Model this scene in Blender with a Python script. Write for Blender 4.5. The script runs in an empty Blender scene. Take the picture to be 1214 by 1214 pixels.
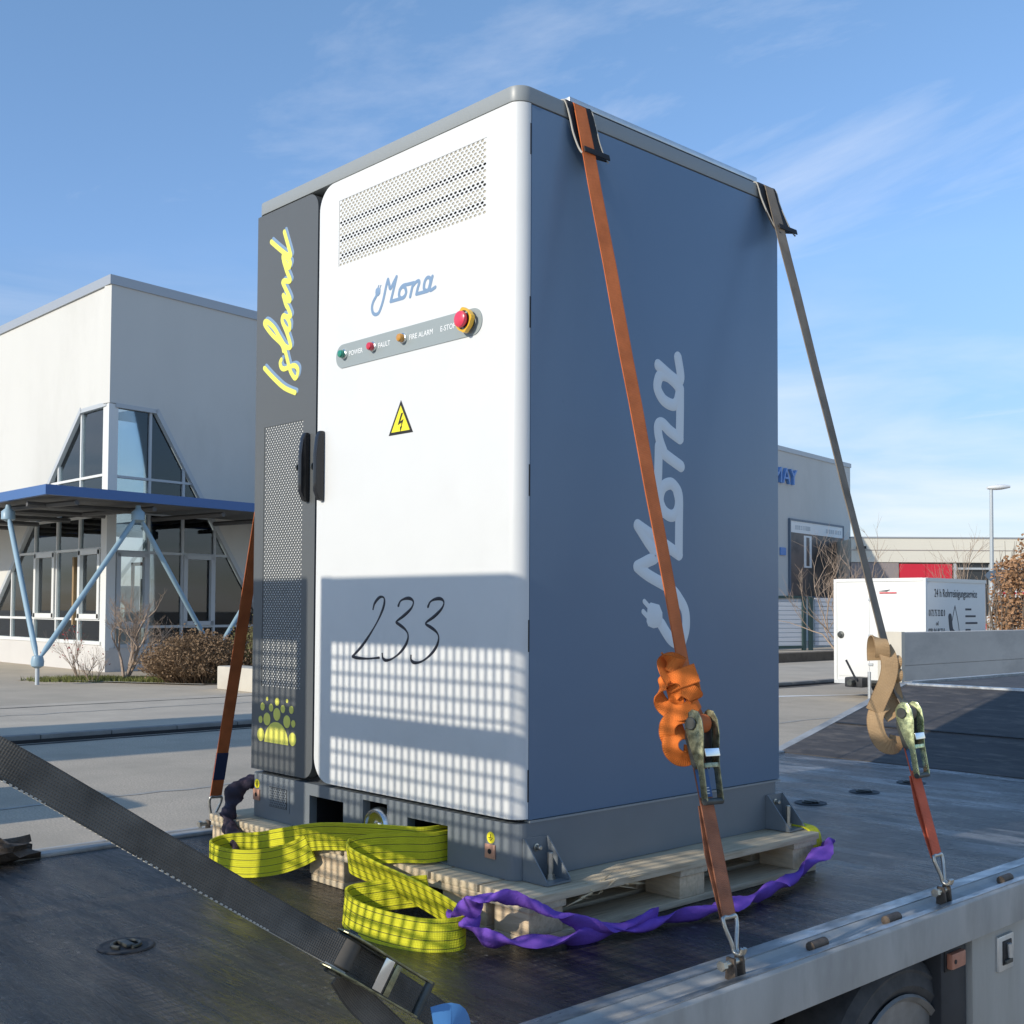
import bpy, bmesh, math, random
from mathutils import Vector, Matrix, Quaternion, noise
random.seed(7)
R = math.radians
scene = bpy.context.scene
COL = scene.collection

# ------------------------------------------------------------------ camera
CR = Vector((0.68354347, 0.72989179, 0.00512754))
CU = Vector((0.02368819, -0.02920409, 0.99929275))
CF = Vector((-0.72952532, 0.68293857, 0.03725208))
CAM = Vector((2.3735, -2.2428, 1.8582))
cam = bpy.data.cameras.new('camera'); camo = bpy.data.objects.new('camera', cam); COL.objects.link(camo)
camo.matrix_world = Matrix(((CR.x, CU.x, -CF.x, CAM.x), (CR.y, CU.y, -CF.y, CAM.y), (CR.z, CU.z, -CF.z, CAM.z), (0, 0, 0, 1)))
cam.sensor_fit = 'HORIZONTAL'; cam.sensor_width = 36.0
cam.lens = 36.0 * 1386.3122 / 1214.0
cam.shift_y = (669.22 - 607.0) / 1214.0
cam.clip_start = 0.05; cam.clip_end = 2000
scene.camera = camo
scene.render.resolution_x = 1024; scene.render.resolution_y = 1024

# ------------------------------------------------------------------ light
SUN_EL, SUN_HEAD = 24.0, 4.2          # elevation, heading of the shadows from +Y towards +X
world = bpy.data.worlds.new('World'); scene.world = world; world.use_nodes = True
wn = world.node_tree; wn.nodes.clear()
def wnode(t): return wn.nodes.new(t)
wo = wnode('ShaderNodeOutputWorld'); bgn = wnode('ShaderNodeBackground'); sky = wnode('ShaderNodeTexSky')
sky.sky_type = 'NISHITA'; sky.sun_disc = False; sky.sun_elevation = R(SUN_EL); sky.sun_rotation = R(180 + SUN_HEAD)
sky.altitude = 500; sky.air_density = 1.0; sky.dust_density = 0.3; sky.ozone_density = 2.2
bgn.inputs['Strength'].default_value = 0.13
tc = wnode('ShaderNodeTexCoord'); sep = wnode('ShaderNodeSeparateXYZ'); wn.links.new(tc.outputs['Generated'], sep.inputs[0])
def wmath(op, a, b=None):
    m = wnode('ShaderNodeMath'); m.operation = op
    for i, s in enumerate((a, b)):
        if s is None: continue
        if isinstance(s, (int, float)): m.inputs[i].default_value = s
        else: wn.links.new(s, m.inputs[i])
    return m.outputs[0]
zz = wmath('ADD', wmath('MAXIMUM', sep.outputs[2], 0.0), 0.13)
cmb = wnode('ShaderNodeCombineXYZ')
wn.links.new(wmath('DIVIDE', sep.outputs[0], zz), cmb.inputs[0]); wn.links.new(wmath('DIVIDE', sep.outputs[1], zz), cmb.inputs[1])
mp = wnode('ShaderNodeMapping'); mp.inputs['Rotation'].default_value = (0, 0, R(-32)); mp.inputs['Scale'].default_value = (0.55, 1.5, 1); mp.inputs['Location'].default_value = (1.3, .7, 0)
wn.links.new(cmb.outputs[0], mp.inputs[0])
nz = wnode('ShaderNodeTexNoise'); nz.inputs['Scale'].default_value = 0.9; nz.inputs['Detail'].default_value = 9; nz.inputs['Roughness'].default_value = .62; nz.inputs['Distortion'].default_value = .9
wn.links.new(mp.outputs[0], nz.inputs['Vector'])
rp = wnode('ShaderNodeValToRGB'); rp.color_ramp.elements[0].position = .55; rp.color_ramp.elements[1].position = .86
rp.color_ramp.elements[0].color = (0, 0, 0, 1); rp.color_ramp.elements[1].color = (.62, .62, .62, 1)
wn.links.new(nz.outputs[0], rp.inputs[0])
mp2 = wnode('ShaderNodeMapping'); mp2.inputs['Scale'].default_value = (2.2, 2.2, 13); mp2.inputs['Location'].default_value = (.4, .2, .35); wn.links.new(tc.outputs['Generated'], mp2.inputs[0])
nz2 = wnode('ShaderNodeTexNoise'); nz2.inputs['Scale'].default_value = 1.0; nz2.inputs['Detail'].default_value = 7; nz2.inputs['Roughness'].default_value = .55; nz2.inputs['Distortion'].default_value = .4; wn.links.new(mp2.outputs[0], nz2.inputs['Vector'])
mk2 = wnode('ShaderNodeMapRange'); mk2.inputs[1].default_value = .02; mk2.inputs[2].default_value = .30; mk2.inputs[3].default_value = .95; mk2.inputs[4].default_value = 0.0; wn.links.new(sep.outputs[2], mk2.inputs[0])
rp2 = wnode('ShaderNodeMapRange'); rp2.inputs[1].default_value = .42; rp2.inputs[2].default_value = .66; wn.links.new(nz2.outputs[0], rp2.inputs[0])
low = wmath('MULTIPLY', rp2.outputs[0], mk2.outputs[0])
mixc = wnode('ShaderNodeMixRGB'); mixc.inputs[2].default_value = (4.6, 4.75, 5.1, 1)
tint = wnode('ShaderNodeMixRGB'); tint.blend_type = 'MULTIPLY'; tint.inputs[0].default_value = 1; tint.inputs[2].default_value = (.92, 1.0, 1.02, 1); wn.links.new(sky.outputs[0], tint.inputs[1])
hz = wnode('ShaderNodeValToRGB'); hz.color_ramp.elements[0].position = 0.0; hz.color_ramp.elements[0].color = (.47, .42, .48, 1); hz.color_ramp.elements[1].position = .55; hz.color_ramp.elements[1].color = (.97, 1, 1, 1)
for p_, c_ in ((.10, (.54, .51, .55, 1)), (.28, (.83, .83, .91, 1))):
    e_ = hz.color_ramp.elements.new(p_); e_.color = c_
wn.links.new(sep.outputs[2], hz.inputs[0]); t2 = wnode('ShaderNodeMixRGB'); t2.blend_type = 'MULTIPLY'; t2.inputs[0].default_value = 1; wn.links.new(tint.outputs[0], t2.inputs[1]); wn.links.new(hz.outputs[0], t2.inputs[2]); tint = t2
wn.links.new(wmath('MAXIMUM', rp.outputs[0], low), mixc.inputs[0]); wn.links.new(tint.outputs[0], mixc.inputs[1])
wn.links.new(mixc.outputs[0], bgn.inputs['Color']); wn.links.new(bgn.outputs[0], wo.inputs[0])

sl = bpy.data.lights.new('sun', 'SUN'); sl.energy = 2.35; sl.angle = R(0.5); sl.color = (1.0, .92, .79)
slo = bpy.data.objects.new('sun', sl); COL.objects.link(slo)
SDIR = Vector((math.sin(R(SUN_HEAD)) * math.cos(R(SUN_EL)), math.cos(R(SUN_HEAD)) * math.cos(R(SUN_EL)), -math.sin(R(SUN_EL))))
slo.rotation_euler = SDIR.to_track_quat('-Z', 'Y').to_euler(); slo.location = (0, -10, 12)
vs = scene.view_settings; vs.view_transform = 'Standard'; vs.look = 'None'; vs.exposure = 0.75; vs.gamma = 1; vs.use_curve_mapping = False

# ------------------------------------------------------------------ materials
MATS = {}
def mat(name, col, rough=.5, metal=0.0, var=.0, vscale=8.0, bump=0.0, bscale=60.0, spec=.5, rvar=0.0, stretch=None, coat=0.0, coords='Object', stain=None, sscale=1.5, spos=(.55, .7), bdist=.004):
    """Principled with colour variation, an optional second (stain) colour, roughness variation and noise relief"""
    m = bpy.data.materials.new(name); m.use_nodes = True; nt = m.node_tree; b = nt.nodes['Principled BSDF']
    b.inputs['Base Color'].default_value = (*col, 1); b.inputs['Roughness'].default_value = rough; b.inputs['Metallic'].default_value = metal
    b.inputs['Specular IOR Level'].default_value = spec
    if coat: b.inputs['Coat Weight'].default_value = coat; b.inputs['Coat Roughness'].default_value = .08
    L = nt.links
    vec = None
    if var or bump or rvar or stain:
        t = nt.nodes.new('ShaderNodeTexCoord'); mpn = nt.nodes.new('ShaderNodeMapping'); L.new(t.outputs[coords], mpn.inputs[0])
        if stretch: mpn.inputs['Scale'].default_value = stretch
        vec = mpn.outputs[0]
    def nzt(sc, det=6, ro=.6):
        n = nt.nodes.new('ShaderNodeTexNoise'); n.inputs['Scale'].default_value = sc; n.inputs['Detail'].default_value = det; n.inputs['Roughness'].default_value = ro
        L.new(vec, n.inputs['Vector']); return n.outputs[0]
    csock = None
    if var:
        n = nzt(vscale); mr = nt.nodes.new('ShaderNodeMapRange'); mr.inputs[1].default_value = .25; mr.inputs[2].default_value = .75
        mr.inputs[3].default_value = 1 - var; mr.inputs[4].default_value = 1 + var; L.new(n, mr.inputs[0])
        mx = nt.nodes.new('ShaderNodeMixRGB'); mx.blend_type = 'MULTIPLY'; mx.inputs[0].default_value = 1; mx.inputs[1].default_value = (*col, 1)
        L.new(mr.outputs[0], mx.inputs[2]); csock = mx.outputs[0]
    if stain:
        n = nzt(sscale, 8, .65); rmp = nt.nodes.new('ShaderNodeMapRange'); rmp.inputs[1].default_value = spos[0]; rmp.inputs[2].default_value = spos[1]; L.new(n, rmp.inputs[0])
        mx = nt.nodes.new('ShaderNodeMixRGB'); L.new(rmp.outputs[0], mx.inputs[0]); mx.inputs[2].default_value = (*stain, 1)
        if csock: L.new(csock, mx.inputs[1])
        else: mx.inputs[1].default_value = (*col, 1)
        csock = mx.outputs[0]
    if csock: L.new(csock, b.inputs['Base Color'])
    if rvar:
        n = nzt(vscale * 1.7); mr = nt.nodes.new('ShaderNodeMapRange'); mr.inputs[1].default_value = .3; mr.inputs[2].default_value = .7
        mr.inputs[3].default_value = max(.02, rough - rvar); mr.inputs[4].default_value = min(1, rough + rvar); L.new(n, mr.inputs[0]); L.new(mr.outputs[0], b.inputs['Roughness'])
    if bump:
        n = nzt(bscale, 5, .6); bp = nt.nodes.new('ShaderNodeBump'); bp.inputs['Strength'].default_value = bump; bp.inputs['Distance'].default_value = bdist
        L.new(n, bp.inputs['Height']); L.new(bp.outputs[0], b.inputs['Normal'])
    MATS[name] = m; return m

def webbing(name, col, fleck, stripe=None, n=4, dirt=.25, rough=.75, sheen=0.0):
    """woven strap: UV u across (0..1), v along in metres"""
    m = mat(name, col, rough, spec=.25); nt = m.node_tree; L = nt.links; b = nt.nodes['Principled BSDF']
    uv = nt.nodes.new('ShaderNodeUVMap'); sp = nt.nodes.new('ShaderNodeSeparateXYZ'); L.new(uv.outputs[0], sp.inputs[0])
    def mth(op, a, c):
        q = nt.nodes.new('ShaderNodeMath'); q.operation = op
        for i, s in enumerate((a, c)):
            if isinstance(s, (int, float)): q.inputs[i].default_value = s
            else: L.new(s, q.inputs[i])
        return q.outputs[0]
    u, v = sp.outputs[0], sp.outputs[1]
    # weave relief: cross ribs + lengthwise ribs
    ribs = mth('ADD', mth('MULTIPLY', mth('SINE', mth('MULTIPLY', v, 6.2832 / .0042), 0), .6), mth('MULTIPLY', mth('SINE', mth('MULTIPLY', u, 6.2832 * 14), 0), .6))
    bp = nt.nodes.new('ShaderNodeBump'); bp.inputs['Strength'].default_value = .5; bp.inputs['Distance'].default_value = .0012; L.new(ribs, bp.inputs['Height']); L.new(bp.outputs[0], b.inputs['Normal'])
    col_u = mth('MULTIPLY', u, 10); row = mth('ADD', mth('DIVIDE', v, .0048), mth('MULTIPLY', mth('FLOOR', col_u, 0), .37))
    du = mth('LESS_THAN', mth('ABSOLUTE', mth('SUBTRACT', mth('FRACT', col_u, 0), .5), 0), .20); dv = mth('LESS_THAN', mth('FRACT', row, 0), .5)
    edge = mth('GREATER_THAN', mth('ABSOLUTE', mth('SUBTRACT', u, .5), 0), .465)
    dash = mth('MAXIMUM', mth('MULTIPLY', mth('MULTIPLY', du, dv), .5), mth('MULTIPLY', edge, .55))
    mx = nt.nodes.new('ShaderNodeMixRGB'); mx.inputs[1].default_value = (*col, 1); mx.inputs[2].default_value = (*fleck, 1); L.new(dash, mx.inputs[0])
    c = mx.outputs[0]
    t = nt.nodes.new('ShaderNodeTexCoord'); dn = nt.nodes.new('ShaderNodeTexNoise'); dn.inputs['Scale'].default_value = 14; dn.inputs['Detail'].default_value = 5; L.new(t.outputs['Object'], dn.inputs['Vector'])
    dr = nt.nodes.new('ShaderNodeMapRange'); dr.inputs[1].default_value = .3; dr.inputs[2].default_value = .75; dr.inputs[3].default_value = 1 + dirt * .4; dr.inputs[4].default_value = 1 - dirt; L.new(dn.outputs[0], dr.inputs[0])
    m2 = nt.nodes.new('ShaderNodeMixRGB'); m2.blend_type = 'MULTIPLY'; m2.inputs[0].default_value = 1; L.new(c, m2.inputs[1]); L.new(dr.outputs[0], m2.inputs[2]); c = m2.outputs[0]
    if stripe:
        w = mth('ABSOLUTE', mth('SUBTRACT', mth('FRACT', mth('MULTIPLY', u, n), 0), .5), 0)
        st = mth('LESS_THAN', w, .04)
        m3 = nt.nodes.new('ShaderNodeMixRGB'); L.new(st, m3.inputs[0]); L.new(c, m3.inputs[1]); m3.inputs[2].default_value = (*stripe, 1); c = m3.outputs[0]
    L.new(c, b.inputs['Base Color'])
    return m

mat('white_paint', (.685, .695, .685), .40, stain=(.63, .635, .62), sscale=1.1, spos=(.5, .75), var=.015, vscale=6, bump=.04, bscale=500, bdist=.0006)
mat('blue_paint', (.138, .208, .305), .33, var=.03, vscale=1.5, bump=.18, bscale=1.6, bdist=.02, stain=(.08, .12, .19), sscale=8, spos=(.70, .80))
mat('dark_paint', (.098, .105, .107), .45, var=.04, vscale=2, bump=.05, bscale=500, bdist=.0006)
mat('lid_paint', (.28, .30, .30), .40, var=.03, vscale=2, bump=.04, bscale=500, bdist=.0006)
mat('plinth_paint', (.17, .19, .205), .36, var=.06, vscale=5, bump=.05, bscale=300, bdist=.0008, rvar=.08)
mat('inner_dark', (.03, .033, .037), .6)
mat('gasket', (.012, .012, .014), .6)
mat('filter_cloth', (.75, .76, .74), .8)
mat('louver', (.46, .43, .35), .6)
mat('handle_black', (.014, .015, .018), .22, var=.1, vscale=30)
mat('yellow_print', (.80, .76, .13), .5)
mat('paleblue_print', (.19, .29, .43), .5)
mat('logo_grey', (.72, .77, .80), .5)
mat('marker_black', (.008, .010, .022), .45)
mat('panel_grey', (.30, .34, .34), .45)
mat('text_white', (.85, .86, .85), .5)
mat('green_lamp', (.02, .24, .16), .15, coat=.5)
mat('red_lamp', (.60, .03, .06), .15, coat=.5)
mat('amber_lamp', (.55, .26, .04), .15, coat=.5)
mat('yellow_plastic', (.72, .42, .03), .3, var=.1, vscale=60)
mat('red_button', (.72, .05, .10), .25)
mat('sign_yellow', (.86, .76, .03), .45)
mat('sign_black', (.015, .015, .015), .5)
mat('copper', (.62, .34, .24), .45, metal=.4, var=.1, vscale=60)
mat('steel_bolt', (.50, .47, .40), .35, metal=.9, var=.15, vscale=80)
mat('chrome', (.80, .80, .78), .18, metal=1.0)
mat('aluminium', (.62, .64, .64), .35, metal=.7, var=.1, vscale=20)
mat('rubber', (.010, .011, .013), .5)
mat('pad_black', (.014, .014, .016), .75, bump=.5, bscale=300, bdist=.002)
mat('pad_edge', (.45, .43, .38), .8)
webbing('web_orange', (.68, .19, .06), (.40, .10, .03), dirt=.25)
webbing('web_orange_new', (.88, .215, .035), (.45, .11, .02), dirt=.15)
webbing('web_red', (.74, .15, .075), (.50, .12, .07), dirt=.2)
webbing('web_worn', (.36, .145, .08), (.20, .08, .045), dirt=.35)
webbing('web_greybrown', (.27, .225, .175), (.16, .13, .10), dirt=.3)
webbing('web_tan', (.46, .31, .17), (.30, .19, .10), dirt=.2)
webbing('web_grey', (.15, .137, .118), (.07, .063, .054), dirt=.5)
webbing('web_yellow', (.68, .66, .03), (.60, .57, .025), stripe=(.06, .06, .03), n=4, dirt=.18)
mat('sling_purple', (.17, .08, .44), .9, var=.15, vscale=25, bump=.6, bscale=120, bdist=.003, spec=.12)
mat('sling_dark', (.035, .028, .045), .7, var=.5, vscale=12, bump=.6, bscale=60, bdist=.006, stain=(.13, .08, .10), sscale=7, spos=(.5, .62), spec=.3)
mat('ratchet_zinc', (.34, .34, .22), .34, metal=.85, var=.4, vscale=40, rvar=.15, stain=(.10, .10, .06), sscale=70, spos=(.42, .72))
mat('ratchet_bright', (.60, .66, .38), .30, metal=.8, var=.3, vscale=45, rvar=.15, stain=(.24, .27, .15), sscale=80, spos=(.45, .75))
mat('ratchet_dark', (.075, .08, .075), .45, metal=.5, var=.3, vscale=25)
mat('hook_steel', (.48, .47, .43), .35, metal=.9, var=.25, vscale=40)
mat('rusty', (.115, .088, .066), .65, metal=.3, var=.4, vscale=40, bump=.4, bscale=120)
mat('label_blue', (.05, .13, .30), .6, var=.1, vscale=30)
mat('label_navy', (.02, .035, .10), .6)
mat('grip_blue', (.07, .22, .48), .5)
def woodmat(name, col, dark, stretch):
    m = mat(name, col, .7, var=.2, vscale=3.0, stretch=stretch, bump=.35, bscale=9, bdist=.003, stain=dark, sscale=2.2, spos=(.5, .68), spec=.3); return m
woodmat('pallet_wood', (.58, .48, .33), (.40, .31, .20), (30, 2.2, 30))
woodmat('pallet_wood_x', (.60, .50, .35), (.44, .34, .22), (2.2, 30, 30))
woodmat('pallet_block', (.64, .50, .33), (.50, .36, .22), (4, 24, 24))
woodmat('split_wood', (.58, .45, .27), (.36, .26, .15), (30, 3, 30))

def deckmat():
    m = mat('deck_wet', (.022, .022, .024), .3); nt = m.node_tree; L = nt.links; b = nt.nodes['Principled BSDF']
    t = nt.nodes.new('ShaderNodeTexCoord')
    def nz_(scale, stretch=(1, 1, 1), det=7, ro=.62, rot=0):
        mpn = nt.nodes.new('ShaderNodeMapping'); mpn.inputs['Scale'].default_value = stretch; mpn.inputs['Rotation'].default_value = (0, 0, rot); L.new(t.outputs['Object'], mpn.inputs[0])
        n = nt.nodes.new('ShaderNodeTexNoise'); n.inputs['Scale'].default_value = scale; n.inputs['Detail'].default_value = det; n.inputs['Roughness'].default_value = ro
        L.new(mpn.outputs[0], n.inputs['Vector']); return n.outputs[0]
    def mr_(s, a, b_, c, d):
        q = nt.nodes.new('ShaderNodeMapRange'); q.inputs[1].default_value = a; q.inputs[2].default_value = b_; q.inputs[3].default_value = c; q.inputs[4].default_value = d; L.new(s, q.inputs[0]); return q.outputs[0]
    # dried salt: more on the dry front part of the deck (large y)
    sp = nt.nodes.new('ShaderNodeSeparateXYZ'); L.new(t.outputs['Object'], sp.inputs[0])
    dry = mr_(sp.outputs[1], -1.2, .9, 0.06, 1)
    salt = mr_(nz_(1.5, (.8, 3.4, 1), 8, .62, .75), .49, .60, 0, 1)
    mu = nt.nodes.new('ShaderNodeMath'); mu.operation = 'MULTIPLY'; L.new(dry, mu.inputs[0]); L.new(salt, mu.inputs[1])
    glint_speck = mr_(nz_(55, (1, 1, 1), 3, .6), .60, .70, 0, .9)  # bright specks: reflections on the wet deck put into the base colour
    ad = nt.nodes.new('ShaderNodeMath'); ad.operation = 'ADD'; ad.use_clamp = True
    m8 = nt.nodes.new('ShaderNodeMath'); m8.operation = 'MULTIPLY'; m8.inputs[1].default_value = .6; L.new(mu.outputs[0], m8.inputs[0]); L.new(m8.outputs[0], ad.inputs[0])
    sx = nt.nodes.new('ShaderNodeMath'); sx.operation = 'MULTIPLY'; L.new(glint_speck, sx.inputs[0]); L.new(mr_(nz_(2.2), .45, .7, .0, .6), sx.inputs[1]); L.new(sx.outputs[0], ad.inputs[1])
    base = nt.nodes.new('ShaderNodeMixRGB'); base.inputs[1].default_value = (.010, .009, .009, 1); base.inputs[2].default_value = (.050, .043, .036, 1); L.new(mr_(nz_(3.0, (1, 5, 1)), .4, .65, 0, 1), base.inputs[0])
    mx = nt.nodes.new('ShaderNodeMixRGB'); L.new(ad.outputs[0], mx.inputs[0]); L.new(base.outputs[0], mx.inputs[1]); mx.inputs[2].default_value = (.40, .40, .40, 1)
    L.new(mx.outputs[0], b.inputs['Base Color'])
    wet = mr_(nz_(1.6, (1, 2.2, 1), 8, .6), .42, .64, .02, .42)
    fine = mr_(nz_(14, (.55, 5, 1), 9, .72, .35), .43, .57, .05, .75)
    rmix = nt.nodes.new('ShaderNodeMath'); rmix.operation = 'MULTIPLY_ADD'; L.new(fine, rmix.inputs[0]); rmix.inputs[1].default_value = .22; rsc = nt.nodes.new('ShaderNodeMath'); rsc.operation = 'MULTIPLY'; rsc.inputs[1].default_value = .7; L.new(wet, rsc.inputs[0]); L.new(rsc.outputs[0], rmix.inputs[2])
    L.new(rmix.outputs[0], b.inputs['Roughness'])
    bp = nt.nodes.new('ShaderNodeBump'); bp.inputs['Strength'].default_value = .8; bp.inputs['Distance'].default_value = .006
    bsum = nt.nodes.new('ShaderNodeMath'); bsum.operation = 'ADD'; L.new(nz_(30, (.8, 3.6, 1), 7, .66, .35), bsum.inputs[0]); L.new(nz_(7, (.7, 4, 1), 4, .6, .35), bsum.inputs[1]); L.new(bsum.outputs[0], bp.inputs['Height'])
    L.new(bp.outputs[0], b.inputs['Normal'])
deckmat()
mat('gooseneck_deck', (.055, .050, .048), .7, var=.35, vscale=4, stretch=(1, 3, 1), bump=.5, bscale=18, stain=(.12, .105, .09), sscale=5, spos=(.5, .68))
mat('galvanised', (.40, .40, .385), .5, metal=.3, var=.22, vscale=9, rvar=.12, bump=.15, bscale=40, stain=(.15, .15, .145), sscale=4, spos=(.5, .72))
mat('galv_worn', (.42, .43, .43), .40, metal=.6, var=.3, vscale=20, stretch=(1, .3, 1), rvar=.15, stain=(.12, .115, .105), sscale=7, spos=(.48, .66))
mat('galv_side', (.40, .395, .375), .6, metal=.12, var=.18, vscale=7, stretch=(1, 1, .35), rvar=.1, stain=(.28, .27, .25), sscale=3, spos=(.5, .7))
mat('chassis_dark', (.022, .024, .028), .6, var=.3, vscale=10)
mat('tyre_rubber', (.055, .055, .056), .75, var=.35, vscale=16, bump=.4, bscale=50, stain=(.075, .07, .065), sscale=4, spos=(.45, .7))
mat('rim_steel', (.26, .25, .235), .55, metal=.5, var=.25, vscale=12)
mat('toolbox_alu', (.44, .43, .395), .5, metal=.15, var=.12, vscale=5, stretch=(1, 1, .2), stain=(.34, .325, .29), sscale=2, spos=(.5, .7))
mat('reflector_orange', (.46, .19, .12), .4, var=.15, vscale=50)
mat('asphalt', (.48, .41, .315), .9, var=.14, vscale=.55, bump=.4, bscale=55, stain=(.40, .345, .27), sscale=.35, spos=(.45, .65), bdist=.012)
mat('asphalt_near', (.45, .385, .30), .9, var=.4, vscale=48, bump=.5, bscale=50, stain=(.37, .32, .25), sscale=.6, spos=(.45, .65), bdist=.012)
mat('pavement', (.50, .435, .345), .9, var=.12, vscale=1.2, bump=.5, bscale=40, bdist=.01, stain=(.43, .375, .30), sscale=.5, spos=(.45, .65))
mat('kerb_stone', (.24, .23, .21), .85, var=.2, vscale=3, bump=.6, bscale=30)
mat('tar_joint', (.015, .015, .017), .6)
mat('crack_fill', (.36, .34, .30), .9, var=.25, vscale=8)
mat('road_paint', (.72, .71, .68), .7, var=.1, vscale=4)
mat('render_wall', (.605, .60, .565), .85, var=.035, vscale=.4, stretch=(1, 1, .5), bump=.25, bscale=18, stain=(.55, .545, .51), sscale=.25, spos=(.5, .68), bdist=.01)
mat('wall_base', (.57, .55, .52), .85, var=.05, vscale=1)
mat('fascia_metal', (.40, .42, .44), .4, metal=.3)
mat('frame_white', (.70, .71, .69), .45)
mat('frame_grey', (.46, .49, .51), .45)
mat('canopy_blue', (.05, .13, .33), .4)
mat('canopy_under', (.10, .10, .10), .7)
mat('strut_blue', (.27, .39, .46), .4, var=.06, vscale=1)
mat('sign_blue', (.12, .27, .60), .45)
mat('interior_floor', (.36, .34, .31), .8)
mat('interior_wall', (.55, .53, .50), .8)
mat('interior_pillar', (.75, .75, .73), .7)
mat('interior_orange', (.50, .15, .04), .6)
mat('interior_wood', (.30, .20, .10), .7)
def glassmat():
    m = bpy.data.materials.new('window_glass'); m.use_nodes = True; nt = m.node_tree; nt.nodes.clear(); L = nt.links
    o = nt.nodes.new('ShaderNodeOutputMaterial'); mx = nt.nodes.new('ShaderNodeMixShader'); tr = nt.nodes.new('ShaderNodeBsdfTransparent'); gl = nt.nodes.new('ShaderNodeBsdfGlossy'); fr = nt.nodes.new('ShaderNodeFresnel')
    fr.inputs['IOR'].default_value = 1.75; tr.inputs[0].default_value = (.78, .82, .82, 1); gl.inputs['Roughness'].default_value = .01; gl.inputs['Color'].default_value = (.9, .95, 1, 1)
    L.new(fr.outputs[0], mx.inputs[0]); L.new(tr.outputs[0], mx.inputs[1]); L.new(gl.outputs[0], mx.inputs[2]); L.new(mx.outputs[0], o.inputs[0]); MATS['window_glass'] = m
glassmat()
mat('concrete', (.50, .475, .43), .85, var=.1, vscale=1.5, bump=.5, bscale=25, stain=(.36, .345, .32), sscale=1.2, spos=(.5, .72), stretch=(1, .4, 1))
mat('concrete_pale', (.52, .48, .40), .85, var=.1, vscale=2)
mat('trailer_white', (.70, .70, .67), .45, var=.02, vscale=1)
mat('trailer_trim', (.62, .63, .62), .4, metal=.3)
mat('print_dark', (.05, .055, .065), .6)
mat('print_red', (.55, .03, .05), .5)
mat('hall_cream', (.74, .70, .59), .7, var=.03, vscale=.3)
mat('hall_taupe', (.29, .25, .24), .7)
mat('hall_red', (.62, .022, .045), .55)
mat('hall_window', (.03, .035, .04), .1)
mat('lamp_pole', (.48, .52, .54), .45, metal=.3)
mat('lamp_head', (.75, .76, .75), .4)
mat('sign_white', (.80, .79, .77), .5)
mat('sign_slate', (.11, .15, .20), .5)
mat('fence_green', (.025, .055, .055), .5)
mat('slat_white', (.52, .545, .58), .6)
mat('poster_photo', (.075, .065, .06), .5, var=.6, vscale=.5, stain=(.17, .13, .11), sscale=.35, spos=(.45, .6))
mat('poster_head', (.80, .80, .78), .5)
mat('bark', (.16, .125, .095), .9, var=.25, vscale=20)
mat('twig_pale', (.36, .27, .20), .9, var=.25, vscale=10)
mat('twig_brown', (.21, .135, .075), .9, var=.35, vscale=6)
mat('leaf_green_dry', (.14, .13, .045), .8, var=.4, vscale=5)
mat('beech_leaf', (.36, .20, .10), .75, var=.45, vscale=3.5)
mat('berry_red', (.35, .03, .03), .5)
mat('grass', (.16, .17, .045), .8, var=.35, vscale=4)
mat('soil', (.13, .10, .07), .95, var=.3, vscale=5)
mat('van_white', (.7, .7, .68), .35)
mat('rag_brown', (.10, .075, .055), .8, var=.5, vscale=25, bump=.7, bscale=30, bdist=.01)

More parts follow.
